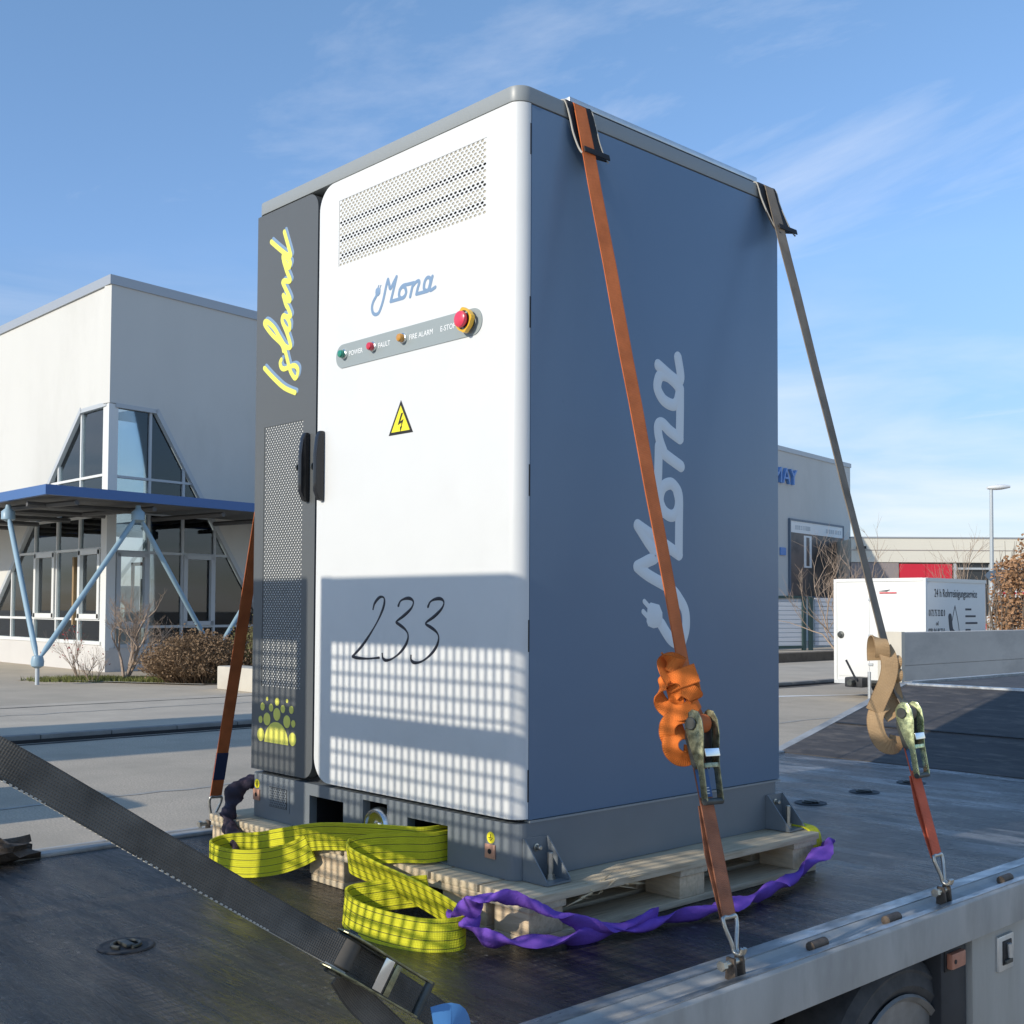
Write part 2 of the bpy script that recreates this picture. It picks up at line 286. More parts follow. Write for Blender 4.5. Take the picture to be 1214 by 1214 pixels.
# ------------------------------------------------------------------ mesh helpers
class MB:
    def __init__(s): s.v = []; s.f = []; s.uv = []
    def add(s, vs, fs, uvs=None):
        o = len(s.v); s.v += [Vector(p) for p in vs]
        for i, f in enumerate(fs):
            s.f.append([o + k for k in f]); s.uv.append(uvs[i] if uvs else None)
        return s
    def box(s, x0, x1, y0, y1, z0, z1):
        return s.add([(x0, y0, z0), (x1, y0, z0), (x1, y1, z0), (x0, y1, z0), (x0, y0, z1), (x1, y0, z1), (x1, y1, z1), (x0, y1, z1)],
                     [(0, 3, 2, 1), (4, 5, 6, 7), (0, 1, 5, 4), (1, 2, 6, 5), (2, 3, 7, 6), (3, 0, 4, 7)])
    def obox(s, c, ax, ay, az, hx, hy, hz):
        c = Vector(c); P = []
        for k in (-1, 1):
            for (i, j) in ((-1, -1), (1, -1), (1, 1), (-1, 1)): P.append(c + ax * (i * hx) + ay * (j * hy) + az * (k * hz))
        return s.add(P, [(0, 3, 2, 1), (4, 5, 6, 7), (0, 1, 5, 4), (1, 2, 6, 5), (2, 3, 7, 6), (3, 0, 4, 7)])
    def prism(s, poly, d, closed=True):
        """poly: list of 3D points (ring), extruded by vector d"""
        n = len(poly); d = Vector(d); P = [Vector(p) for p in poly]; Q = [p + d for p in P]
        fs = [tuple(range(n))[::-1], tuple(range(n, 2 * n))] + [(i, (i + 1) % n, n + (i + 1) % n, n + i) for i in range(n)]
        return s.add(P + Q, fs)
    def tube(s, pts, r, n=8, caps=True):
        pts = [Vector(p) for p in pts]; m = len(pts); rs = r if isinstance(r, (list, tuple)) else [r] * m
        V = []; prev = None
        for i in range(m):
            t = (pts[min(i + 1, m - 1)] - pts[max(i - 1, 0)]); t = t.normalized() if t.length > 1e-9 else Vector((0, 0, 1))
            if prev is None: a = t.orthogonal().normalized()
            else:
                a = prev - t * prev.dot(t); a = a.normalized() if a.length > 1e-6 else t.orthogonal().normalized()
            prev = a; b = t.cross(a)
            for k in range(n):
                an = 2 * math.pi * k / n; V.append(pts[i] + (a * math.cos(an) + b * math.sin(an)) * rs[i])
        F = [(i * n + k, i * n + (k + 1) % n, (i + 1) * n + (k + 1) % n, (i + 1) * n + k) for i in range(m - 1) for k in range(n)]
        if caps: F += [tuple(range(n))[::-1], tuple((m - 1) * n + k for k in range(n))]
        return s.add(V, F)
    def lathe(s, o, axis, prof, n=24):
        """prof: list of (radius, offset along axis)"""
        o = Vector(o); ax = Vector(axis).normalized(); a = ax.orthogonal().normalized(); b = ax.cross(a); V = []; m = len(prof)
        for (r, h) in prof:
            for k in range(n):
                an = 2 * math.pi * k / n; V.append(o + ax * h + (a * math.cos(an) + b * math.sin(an)) * max(r, 1e-5))
        F = [(i * n + k, i * n + (k + 1) % n, (i + 1) * n + (k + 1) % n, (i + 1) * n + k) for i in range(m - 1) for k in range(n)]
        F += [tuple(range(n))[::-1], tuple((m - 1) * n + k for k in range(n))]
        return s.add(V, F)
    def ribbon(s, pts, sides, width, th=.003):
        """solid strap; pts and side vectors (unit, across the strap) per station"""
        m = len(pts); V = []; vl = 0; vv = []
        ws = width if isinstance(width, (list, tuple)) else [width] * m
        for i in range(m):
            t = (pts[min(i + 1, m - 1)] - pts[max(i - 1, 0)]).normalized(); sd = (sides[i] - t * sides[i].dot(t)).normalized(); nn = t.cross(sd)
            w = ws[i] / 2
            V += [pts[i] - sd * w - nn * th / 2, pts[i] + sd * w - nn * th / 2, pts[i] + sd * w + nn * th / 2, pts[i] - sd * w + nn * th / 2]
            if i: vl += (pts[i] - pts[i - 1]).length
            vv.append(vl)
        F = []; U = []
        for i in range(m - 1):
            a, b = i * 4, (i + 1) * 4; v0, v1 = vv[i], vv[i + 1]
            for (j, k, u0, u1) in ((0, 1, 0, 1), (1, 2, 1, 1), (2, 3, 1, 0), (3, 0, 0, 0)):
                F.append((a + j, a + k, b + k, b + j)); U.append([(u0, v0), (u1, v0), (u1, v1), (u0, v1)])
        F.append((0, 3, 2, 1)); U.append([(0, 0), (0, 0), (1, 0), (1, 0)]); e = (m - 1) * 4; F.append((e, e + 1, e + 2, e + 3)); U.append([(0, vl), (1, vl), (1, vl), (0, vl)])
        return s.add(V, F, U)
    def build(s, name, m, parent=None, smooth=None, bevel=0.0, bseg=2):
        me = bpy.data.meshes.new(name)
        off = Vector(ORG.get(parent.name, (0, 0, 0))) if parent else Vector((0, 0, 0))
        if not parent:
            xs = [p.x for p in s.v]; ys = [p.y for p in s.v]; zs = [p.z for p in s.v]
            off = Vector(((min(xs) + max(xs)) / 2, (min(ys) + max(ys)) / 2, min(zs)))
        me.from_pydata([tuple(p - off) for p in s.v], [], s.f); 
        if any(u is not None for u in s.uv):
            ul = me.uv_layers.new(name='UVMap')
            for p, u in zip(me.polygons, s.uv):
                if u:
                    for li, c in zip(p.loop_indices, u): ul.data[li].uv = c
        if bevel:
            bm = bmesh.new(); bm.from_mesh(me); bmesh.ops.remove_doubles(bm, verts=bm.verts, dist=1e-6)
            bmesh.ops.recalc_face_normals(bm, faces=bm.faces)
            eds = [e for e in bm.edges if len(e.link_faces) == 2 and e.calc_face_angle(0) > .5]
            bmesh.ops.bevel(bm, geom=eds, offset=bevel, segments=bseg, affect='EDGES', profile=.6, clamp_overlap=True); bm.to_mesh(me); bm.free()
        else:
            bm = bmesh.new(); bm.from_mesh(me); bmesh.ops.recalc_face_normals(bm, faces=bm.faces); bm.to_mesh(me); bm.free()
        if smooth is not None or bevel:
            me.polygons.foreach_set('use_smooth', [True] * len(me.polygons)); me.set_sharp_from_angle(angle=R(smooth if smooth else 35))
        me.materials.append(MATS[m] if isinstance(m, str) else m)
        o = bpy.data.objects.new(name, me); COL.objects.link(o)
        if parent: o.parent = parent; ORG[o.name] = tuple(off)
        else: o.location = off; ORG[o.name] = tuple(off)
        return o
ORG = {}
def thing(name, loc, label, cat, group=None):
    o = bpy.data.objects.new(name, None); COL.objects.link(o); o.location = loc; o.empty_display_size = .2; ORG[o.name] = tuple(loc)
    return tag(o, label, cat, group)
def tag(o, label=None, cat=None, group=None, kind=None):
    if label: o['label'] = label
    if cat: o['category'] = cat
    if group: o['group'] = group
    if kind: o['kind'] = kind
    return o
def struct(o): o['kind'] = 'structure'; return o
V3 = Vector
def crom(P, n=8, closed=False):
    P = [Vector(p) for p in P]; out = []; m = len(P)
    for i in range(m - 1 if not closed else m):
        if closed: a, b, c, d = P[(i - 1) % m], P[i], P[(i + 1) % m], P[(i + 2) % m]
        else: a, b, c, d = P[max(i - 1, 0)], P[i], P[i + 1], P[min(i + 2, m - 1)]
        for k in range(n):
            t = k / n
            out.append(.5 * ((2 * b) + (c - a) * t + (2 * a - 5 * b + 4 * c - d) * t * t + (3 * b - a - 3 * c + d) * t ** 3))
    if not closed: out.append(P[-1])
    return out
def rrect(x0, x1, z0, z1, rs, n=8):
    """rounded rectangle outline in (x,z); rs = radii for corners bl, br, tr, tl"""
    out = []
    for (cx, cz, r, a0) in ((x0, z0, rs[0], 180), (x1, z0, rs[1], 270), (x1, z1, rs[2], 0), (x0, z1, rs[3], 90)):
        sx = 1 if cx == x0 else -1; sz = 1 if cz == z0 else -1
        if r <= 0: out.append((cx, cz)); continue
        for k in range(n + 1):
            a = R(a0 + 90 * k / n); out.append((cx + sx * r + r * math.cos(a), cz + sz * r + r * math.sin(a)))
    return out
def text_mb(s, size, o, ax, ay, th=.0012, align='LEFT', sx=1.0):
    c = bpy.data.curves.new('t', 'FONT'); c.body = s; c.size = size; c.extrude = th / 2; c.align_x = align; c.resolution_u = 3
    ob = bpy.data.objects.new('t', c); COL.objects.link(ob); dg = bpy.context.evaluated_depsgraph_get(); dg.update()
    me = bpy.data.meshes.new_from_object(ob.evaluated_get(dg)); o = Vector(o); ax = Vector(ax); ay = Vector(ay); az = ax.cross(ay)
    mb = MB(); mb.add([o + ax * (p.co.x * sx) + ay * p.co.y + az * (p.co.z + th / 2) for p in me.vertices], [tuple(p.vertices) for p in me.polygons])
    bpy.data.objects.remove(ob); bpy.data.curves.remove(c); bpy.data.meshes.remove(me)
    return mb
def stroke(mb, pts, w, o, ax, ay, az, h=.0008, n=6, taper=0, smooth=True):
    """flat decal stroke with a slightly crowned section and round caps; pts 2D"""
    P = crom([Vector((a, b, 0)) for a, b in pts], n) if smooth else [Vector((a, b, 0)) for a, b in pts]
    if len(P) < 2: return
    prof = ((-1, 0), (-.93, .75), (0, 1), (.93, .75), (1, 0)); st = []
    t0 = (P[1] - P[0]).normalized(); t1 = (P[-1] - P[-2]).normalized()
    for k in range(5):
        a = R(90 * k / 5); st.append((P[0] - t0 * (w / 2 * math.cos(a)), t0, max(.02, math.sin(a))))
    for i, p in enumerate(P):
        t = (P[min(i + 1, len(P) - 1)] - P[max(i - 1, 0)]).normalized(); st.append((p, t, 1 + taper * math.sin(i * .33 + len(P))))
    for k in range(4, -1, -1):
        a = R(90 * k / 5); st.append((P[-1] + t1 * (w / 2 * math.cos(a)), t1, max(.02, math.sin(a))))
    V = []; o = Vector(o)
    for (p, t, sc) in st:
        nrm = Vector((-t.y, t.x, 0))
        for (u, hh) in prof:
            q = p + nrm * (u * w / 2 * sc); V.append(o + ax * q.x + ay * q.y + az * (hh * h))
    m = len(prof); F = [(i * m + k, i * m + k + 1, (i + 1) * m + k + 1, (i + 1) * m + k) for i in range(len(st) - 1) for k in range(m - 1)]
    mb.add(V, F)
X, Y, Zv = V3((1, 0, 0)), V3((0, 1, 0)), V3((0, 0, 1))
DK = .968          # trailer deck level
CB = 1.10          # cabinet base level (top of pallet)

# ================================================================== SETTING
g = MB(); g.add([(-450, -250, 0), (250, -250, 0), (250, 500, 0), (-450, 500, 0)], [(0, 1, 2, 3)])
struct(g.build('ground', 'asphalt'))
g = MB(); g.add([(-13.62, -60, .004), (40, -60, .004), (40, 120, .004), (-13.62, 120, .004)], [(0, 1, 2, 3)])
struct(g.build('road', 'asphalt_near'))
# raised pavement behind the kerb line, seen on both sides of the cabinet
g = MB(); g.box(-18.9, -13.82, -40, 70, .0, .085); struct(g.build('pavement', 'pavement'))
kerb = struct(MB().box(-13.83, -13.60, -40, 70, 0, .05).build('kerb', 'tar_joint'))
km = None
for i in range(90):
    y0 = -20 + i
    if km is None:
        k = MB().box(-13.815, -13.635, y0 + .006, y0 + .994, .03, .11).build('kerb_stone', 'kerb_stone', kerb, bevel=.012); km = k.data; yb = y0
    else:
        k = bpy.data.objects.new('kerb_stone', km); COL.objects.link(k); k.parent = kerb; k.location = (0, y0 - yb, random.uniform(-.004, .004))
# road joints and cracks (real strips of filled joint)
def joint(name, pts, w, m, z):
    mb = MB(); P = [Vector((x, y, z)) for x, y in pts]; V = []
    for i, p in enumerate(P):
        t = (P[min(i + 1, len(P) - 1)] - P[max(i - 1, 0)]).normalized(); nn = V3((-t.y, t.x, 0)); ww = w * random.uniform(.5, 1.3) / 2
        V += [p - nn * ww, p + nn * ww]
    mb.add(V, [(2 * i, 2 * i + 2, 2 * i + 3, 2 * i + 1) for i in range(len(P) - 1)]); struct(mb.build(name, m))
joint('road_joint', [(-8.6 + random.uniform(-.05, .05), -8 + .25 * i) for i in range(180)], .10, 'crack_fill', .008)
joint('road_joint', [(-13.45 + random.uniform(-.006, .006), -8 + .5 * i) for i in range(120)], .12, 'tar_joint', .008)
joint('road_joint', [(-18.6 + .01 * i + random.uniform(-.01, .01), -8 + .5 * i) for i in range(60)], .07, 'tar_joint', .089)
joint('road_joint', [(-16.9 + random.uniform(-.12, .12), -4 + .4 * i) for i in range(45)], .10, 'crack_fill', .089)
joint('road_joint', [(-7.6 + .35 * i + random.uniform(-.06, .06), 14.3 + .03 * i + random.uniform(-.1, .1)) for i in range(20)], .03, 'tar_joint', .012)
# painted arrow tails on the road at the right
for (a, b) in (((-12.9, 17.6), (-10.9, 21.4)), ((-12.75, 16.6), (-12.2, 18.6))):
    mb = MB(); mb.add([(a[0], a[1], .009), (a[0] + .5, a[1] - .1, .009), (b[0], b[1], .009)], [(0, 1, 2)]); struct(mb.build('road_marking', 'road_paint'))

# ---------------------------------------------------------------- long rendered building with the corner glazing
BC = V3((-29.44, 11.91, 0)); BD = V3((-.1517, .9884, 0)); BN = V3((.9884, .1517, 0)); BH = 11.25
bld = thing('commercial_building', (-34, 25, 0), 'long pale rendered building with glazed corner and blue canopy across the street', 'building')
def Lp(a, z, off=0.0): return V3((BC.x + a, BC.y - off, z))              # street front (sunlit), a < 0 to the left
def Rp(a, z, off=0.0): return BC + BD * a + BN * off + Zv * z            # long side (in shade)
def wallpoly(pf, pts, d, name, m, sm=None):
    P = [pf(a, z) for a, z in pts]; return MB().prism(P, d).build(name, m, bld)
LT = [(-8.19, 2.33), (-1.94, 7.72)]; RT = [(4.88, 2.80), (1.56, 7.60)]
# street front: wall with the trapezoid opening left free (bottom sill at 0.75)
wallpoly(Lp, [(-30, 0), (-11.2, 0), (-9.95, .75), (-1.94, 7.66), (0, 7.66), (0, BH - .25), (-30, BH - .25)], (-.12, .35, 0), 'wall', 'render_wall')
wallpoly(Lp, [(-11.2, 0), (0, 0), (0, .75), (-9.95, .75)], (-.12, .3, 0), 'wall_base', 'wall_base')
Dr = -BN * .35
wallpoly(Rp, [(0, 7.62), (1.56, 7.62), (6.15, .68), (6.6, 0), (53.7, 0), (53.7, BH - .25), (0, BH - .25)], Dr, 'wall', 'render_wall')
wallpoly(Rp, [(0.0, 0), (6.6, 0), (6.15, .68), (0.0, .68)], Dr * .85, 'wall_base', 'wall_base')
# fascia cap along the roof edge
c0, c1, c2 = Lp(-30, BH - .25, .06), V3((BC.x + .05, BC.y - .06, BH - .25)), Rp(53.75, BH - .25, .06)
MB().prism([c0, c1, c1 + V3((-.4, .4, 0)), c0 + V3((0, .4, 0))], (0, 0, .27)).build('roof_fascia', 'fascia_metal', bld)
MB().prism([c1, c2, c2 - BN * .4, c1 + V3((-.38, .4, 0)) + BD * .05], (0, 0, .268)).build('roof_fascia', 'fascia_metal', bld)
# flat roof, left off over the glazed corner so sky light brightens the interior
MB().prism([Rp(12, BH - .5, -.36), Rp(53.6, BH - .5, -.36), Rp(53.6, BH - .5, -20), Rp(12, BH - .5, -20)], (0, 0, .12)).build('roof', 'fascia_metal', bld)
# end wall facing the far right
MB().prism([Rp(53.7, 0, -.36), Rp(53.7, 0, -20), Rp(53.7, BH - .3, -20), Rp(53.7, BH - .3, -.36)], -BD * .3).build('wall', 'render_wall', bld)
# glazing: mullions + panes.  a limits given by the slanted frames
def slantL(z): return -9.95 + (z - .75) * (8.01 / 6.91)
def slantR(z): return 6.15 - (z - .68) * (4.59 / 6.94)
def bar(pf, a0, z0, a1, z1, w, off0, off1, m, name='window_frame', parent=None):
    p, q = pf(a0, z0, off0), pf(a1, z1, off0); t = (q - p).normalized(); inw = (pf(0, 0, off1) - pf(0, 0, off0)); s_ = t.cross(inw.normalized())
    MB().prism([p - s_ * w / 2, q - s_ * w / 2, q + s_ * w / 2, p + s_ * w / 2], inw).build(name, m, parent or bld)
def pane(pf, pts, off=-.10):
    P = [pf(a, z, off) for a, z in pts]; n_ = (pf(0, 0, off - .012) - pf(0, 0, off)); MB().prism(P, n_).build('window_pane', 'window_glass', bld)
zl = [.78, 1.47, 3.5, 4.45, 5.6, 7.6]
al = [-9.9, -7.3, -5.4, -3.66, -2.02, -.45, -.06]
def clipL(a0, a1, z0, z1, sl):
    # polygon of the cell cut by the slanted edge a >= sl(z)
    out = []
    cell = [(a0, z0), (a1, z0), (a1, z1), (a0, z1)]
    for i in range(4):
        p, q = cell[i], cell[(i + 1) % 4]; fp, fq = p[0] - sl(p[1]), q[0] - sl(q[1])
        if fp >= 0: out.append(p)
        if (fp >= 0) != (fq >= 0):
            t = fp / (fp - fq); out.append((p[0] + (q[0] - p[0]) * t, p[1] + (q[1] - p[1]) * t))
    return out
for i in range(len(al) - 1):
    for j in range(len(zl) - 1):
        pl_ = clipL(al[i] + .04, al[i + 1] - .04, zl[j] + .04, zl[j + 1] - .04, lambda z: slantL(z) + .12)
        if len(pl_) >= 3 and i < len(al) - 2: pane(Lp, pl_)
ar = [.06, .30, 1.40, 2.58, 3.75, 4.95, 6.1]; zr = [.72, 1.26, 3.42, 4.55, 5.55, 7.55]
for i in range(1, len(ar) - 1):
    for j in range(len(zr) - 1):
        pl_ = clipL(-(ar[i + 1] - .04), -(ar[i] + .04), zr[j] + .04, zr[j + 1] - .04, lambda z: -slantR(z) + .12)
        if len(pl_) >= 3: pane(Rp, [(-a, z) for a, z in pl_][::-1])
for a in al[1:-2]:
    zt = min(7.6, .75 + (a + 9.95) * 6.91 / 8.01)
    if zt > .9: bar(Lp, a, .78, a, zt, .075, -.04, -.16, 'frame_white')
for a in ar[2:-1]:
    zt = min(7.55, .68 + (6.15 - a) * 6.94 / 4.59)
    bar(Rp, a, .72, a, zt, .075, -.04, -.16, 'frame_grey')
for z in zl[1:-1]: bar(Lp, slantL(z), z, -.45, z, .07, -.035, -.155, 'frame_white')
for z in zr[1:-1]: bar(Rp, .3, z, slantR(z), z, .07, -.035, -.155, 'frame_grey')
bar(Lp, -9.95, .75, -1.94, 7.66, .14, .02, -.2, 'frame_grey'); bar(Lp, -1.94, 7.60, -.2, 7.60, .12, .02, -.2, 'frame_grey'); bar(Lp, -9.9, .80, -.3, .80, .10, .03, -.2, 'frame_white')
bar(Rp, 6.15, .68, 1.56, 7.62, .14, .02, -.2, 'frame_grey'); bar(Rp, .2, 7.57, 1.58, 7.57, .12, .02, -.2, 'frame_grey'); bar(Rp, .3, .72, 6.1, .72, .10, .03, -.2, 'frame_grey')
# casement windows: thicker leaf frames
for (a0, a1) in ((-5.3, -3.75), (-1.95, -.5)):
    for (p, q) in (((a0, 1.55), (a1, 1.55)), ((a0, 3.42), (a1, 3.42)), ((a0 + .05, 1.5), (a0 + .05, 3.47)), ((a1 - .05, 1.5), (a1 - .05, 3.47))): bar(Lp, *p, *q, .15, .01, -.10, 'frame_white')
for (a0, a1) in ((.34, 1.36), (2.62, 3.71)):
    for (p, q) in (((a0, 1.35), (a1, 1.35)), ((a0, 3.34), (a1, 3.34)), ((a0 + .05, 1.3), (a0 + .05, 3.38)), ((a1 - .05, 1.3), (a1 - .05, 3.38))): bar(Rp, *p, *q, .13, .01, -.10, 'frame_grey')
# corner post
MB().prism([Lp(-.45, .6, -.02), V3((BC.x + .02, BC.y - .02, .6)), Rp(.30, .6, -.02), Rp(.30, .6, -.24), Lp(-.45, .6, -.24)], (0, 0, 7.0)).build('corner_post', 'frame_white', bld)
# interior
MB().prism([Lp(-11, .02, -.4), Lp(-.5, .02, -.5), Rp(7, .02, -.5), Rp(7, .02, -9), Lp(-11, .02, -9)], (0, 0, .1)).build('floor', 'interior_floor', bld)
MB().prism([Lp(-11, 0, -6.5), Rp(12, 0, -6.5), Rp(12, 8, -6.5), Lp(-11, 8, -6.5)], (-.2, .2, 0)).build('back_wall', 'interior_wall', bld)
MB().prism([Lp(-11, 4.5, -4.2), Rp(5, 4.5, -4.2), Rp(6, 4.5, -7), Lp(-11, 4.5, -7)], (0, 0, .35)).build('gallery', 'interior_pillar', bld)
for (p, w) in ((Lp(-3.1, .1, -1.3), .16), (Lp(-6.3, .1, -1.5), .16), (Rp(2.2, .1, -1.3), .13), (Rp(3.9, .1, -1.6), .13)):
    MB().tube([p, p + V3((0, 0, 7.7))], w, 12).build('pillar', 'interior_pillar', bld, smooth=40)
MB().obox(Rp(.9, 2.3, -2.2), BD, BN, Zv, .6, .04, 1.0).build('display_wall', 'interior_wood', bld)
MB().obox(Rp(1.2, 3.2, -2.0), BD, BN, Zv, .45, .04, .12).build('shelf', 'interior_orange', bld)
MB().obox(Lp(-2.6, 2.5, -2.0), X, Y, Zv, .04, .04, .7).build('rack', 'interior_orange', bld)
MB().obox(Lp(-2.2, 3.15, -2.0), X, Y, Zv, .42, .04, .05).build('rack', 'interior_orange', bld)
MB().obox(Lp(-3.2, 1.15, -1.2), X, Y, Zv, .3, .2, .5).build('crate', 'interior_wood', bld)
MB().obox(Rp(.75, .95, -1.0), BD, BN, Zv, .4, .3, .3).build('display_plinth', 'interior_pillar', bld); MB().obox(Rp(2.9, 1.0, -.9), BD, BN, Zv, .3, .2, .06).build('hard_hat_box', 'sign_yellow', bld)
for i in range(4): MB().obox(Lp(-7.6 + i * 1.7, 1.6, -2.6), X, Y, Zv, .3, .25, .9 + .2 * (i % 2)).build('cabinet_display', ('interior_pillar', 'interior_wood')[i % 2], bld)
# canopy: slab with bright blue fascia, dark underside, zig-zag tubular struts
CO = 3.57
k0 = Rp(-3.95, 4.50, CO); k1 = Rp(9.0, 4.50, CO); k2 = Rp(9.0, 4.50, .02); k3 = V3((BC.x + .02, BC.y - .02, 4.50)); kl = V3((-44, k0.y, 4.50)); kl2 = V3((-44, BC.y - .02, 4.50))
MB().prism([k0 + V3((-.2, .2, .05)), k1 + V3((-.2, 0, .05)), k2 + V3((0, 0, .05)), k3 + V3((0, 0, .05)), kl2 + V3((0, 0, .05)), kl + V3((0, .2, .05))], (0, 0, .16)).build('canopy_slab', 'canopy_under', bld)
MB().prism([k0, k1, k1 - BN * .12, k0 - BN * .12 + BD * .12], (0, 0, .24)).build('canopy_fascia', 'canopy_blue', bld)
MB().prism([k0, k0 + V3((-.1, .12, 0)), kl + V3((0, .12, 0)), kl], (0, 0, .238)).build('canopy_fascia', 'canopy_blue', bld)
for i in range(5):
    a = -3.0 + i * 2.2; p, q = Rp(a, 4.38, CO - .2), Rp(a, 4.38, .1); MB().tube([p, q], .07, 6).build('canopy_beam', 'canopy_under', bld)
for i in range(6):
    x_ = -27 - i * 2.4; MB().tube([(x_, k0.y + .2, 4.38), (x_, BC.y - .1, 4.38)], .07, 6).build('canopy_beam', 'canopy_under', bld)
def strut(p, q, r=.066):
    t = (q - p).normalized(); L_ = (q - p).length
    MB().tube([p + t * .12, p + t * .4, q - t * .4, q - t * .12], [r * .55, r, r, r * .55], 12).build('canopy_strut', 'strut_blue', bld, smooth=50)
n1 = Rp(-4.04, .55, CO - .05); tA_ = Rp(-1.22, 4.2, CO - .3); n2 = Rp(1.05, .55, CO - .05); tB_ = Rp(3.9, 4.2, CO - .3); tL = V3((n1.x - 2.9, n1.y + .3, 4.2))
for p, q in ((n1, tA_), (n2, tA_), (n2, tB_), (n1, tL)): strut(p, q)
for p in (n1, n2):
    MB().lathe(p + V3((0, 0, -.16)), Zv, [(.06, 0), (.14, .05), (.15, .16), (.12, .28), (.05, .3)], 14).build('strut_node', 'strut_blue', bld, smooth=50)
    MB().tube([(p.x, p.y, 0), (p.x, p.y, p.z - .1)], .05, 10).build('strut_post', 'lamp_pole', bld, smooth=50)
for p in (tA_, tB_, tL):
    MB().lathe(p + V3((0, 0, -.2)), Zv, [(.05, 0), (.17, .06), (.17, .26), (.08, .34), (.06, .44)], 12).build('strut_node', 'strut_blue', bld, smooth=50)
# sign letters, poster
t_ = text_mb('MAY', 1.30, Rp(42.15, 9.13, .02), BD, Zv, .18, 'LEFT', 1.18); t_.build('sign_letters', 'sign_blue', bld)['label'] = 'blue raised letters on the long wall'
po = MB().obox(Rp(48.35, 4.85, .05), BD, Zv, BN, 3.85, 2.2, .05).build('banner', 'poster_photo', bld); po['label'] = 'large framed banner with a dark photo on the side wall'
MB().obox(Rp(48.35, 6.70, .106), BD, Zv, BN, 3.8, .34, .004).build('banner_header', 'poster_head', po)
MB().obox(Rp(46.9, 5.3, .106), BD, Zv, BN, .55, .95, .003).build('banner_window', 'poster_head', po)
MB().obox(Rp(46.9, 5.3, .112), BD, Zv, BN, .22, .85, .003).build('banner_window_pane', 'poster_photo', po)
for (a_, w_) in ((45.25, .10), (45.5, .09), (45.75, .11), (46.05, .08), (46.35, .09), (46.75, .22), (47.1, .16), (49.7, .16), (50.1, .12), (50.4, .13), (50.7, .12), (51.1, .16), (51.45, .12), (51.8, .13)):
    MB().obox(Rp(a_, 6.68, .112), BD, Zv, BN, w_, .13, .002).build('banner_lettering', 'frame_grey', po)
for (p, q, w) in (((44.45, 2.6), (44.45, 7.1), .12), ((52.25, 2.6), (52.25, 7.1), .12), ((44.4, 7.1), (52.3, 7.1), .12), ((44.4, 2.6), (52.3, 2.6), .12)):
    bar(Rp, *p, *q, w, .14, .0, 'sign_slate', 'banner_frame', po)
MB().obox(Rp(43.6, 5.2, .05), BD, Zv, BN, .35, .22, .04).build('house_sign', 'sign_blue', bld)

# fence with gate in front of the side wall
fn = thing('slatted_fence', (-26.6, 45, 0), 'pale horizontal slat fence with a dark green gate by the side wall', 'fence')
f0 = V3((-28.2, 41.5, 0)); fd = V3((.28, .96, 0)).normalized(); fnn = V3((fd.y, -fd.x, 0))
for i in range(11):
    z = .22 + i * .2
    MB().obox(f0 + fd * 7.2 + Zv * (z + .09), fd, fnn, Zv, 4.0, .03, .085).build('slat', 'slat_white', fn)
    MB().obox(f0 + fd * 1.35 + Zv * (z + .09), fd, fnn, Zv, 1.05, .03, .085).build('slat', 'slat_white', fn)
for a in (.2, 2.5, 2.9, 7.2, 11.2): MB().obox(f0 + fd * a + fnn * .06 + Zv * 1.22, fd, fnn, Zv, .09, .06, 1.22).build('post', 'fence_green', fn)
MB().obox(f0 + fd * 1.35 + fnn * .06 + Zv * 2.42, fd, fnn, Zv, 1.2, .05, .06).build('gate_rail', 'fence_green', fn); MB().obox(f0 + fd * 1.35 + fnn * .06 + Zv * .16, fd, fnn, Zv, 1.2, .05, .06).build('gate_rail', 'fence_green', fn)
# dark planted kerb in front of it
MB().box(-21.6, -21.0, 20, 60, 0, .32).build('verge_wall', 'soil')
tag(bpy.data.objects['verge_wall'], 'low dark planted kerb wall in front of the slat fence', 'low wall')

# ---------------------------------------------------------------- far hall, cream and red
hl = thing('distant_hall', (-30, 66, 0), 'low cream hall with red and taupe panels and a dark window in the distance', 'building')
h0 = V3((-35.4, 59.7, 0)); hd = V3((.6832, .7302, 0)); hn = V3((.7302, -.6832, 0))
def Hp(a, z, o=0): return h0 + hd * a + hn * o + Zv * z
def hbox(a0, a1, z0, z1, o0, o1, m, name): MB().prism([Hp(a0, z0, o0), Hp(a1, z0, o0), Hp(a1, z1, o0), Hp(a0, z1, o0)], hn * (o1 - o0)).build(name, m, hl)
hbox(.9, 40, 4.72, 6.16, -.3, 0, 'hall_cream', 'wall_band'); hbox(.9, 40, 6.16, 6.24, -.5, .05, 'fascia_metal', 'roof_edge')
hbox(.9, 40, 5.42, 5.46, 0, .02, 'hall_taupe', 'joint')
hbox(.9, 3.75, 1.2, 4.70, -.3, -.05, 'hall_taupe', 'panel')
for i in range(2): hbox(3.8 + i * 1.58, 3.8 + i * 1.58 + 1.55, 1.2, 4.62, -.3, -.02, 'hall_red', 'panel')
hbox(7.0, 14.5, 1.2, 4.70, -.35, -.25, 'hall_window', 'window')
for a in (7.05, 9.2, 11.6): hbox(a, a + .16, 1.2, 4.66, -.25, -.05, 'frame_grey', 'mullion')
hbox(7.0, 14.5, 4.3, 4.42, -.25, -.08, 'frame_grey', 'transom'); hbox(14.5, 40, 1.0, 4.70, -.3, -.02, 'hall_cream', 'panel')
hbox(.9, 40, 0, 1.2, -.3, -.04, 'concrete', 'base'); hbox(.9, 40, 0, 6.1, -14, -.55, 'hall_cream', 'hall_body')
hbox(1.2, 1.7, 5.5, 5.66, 0, .35, 'sign_black', 'wall_lamp')

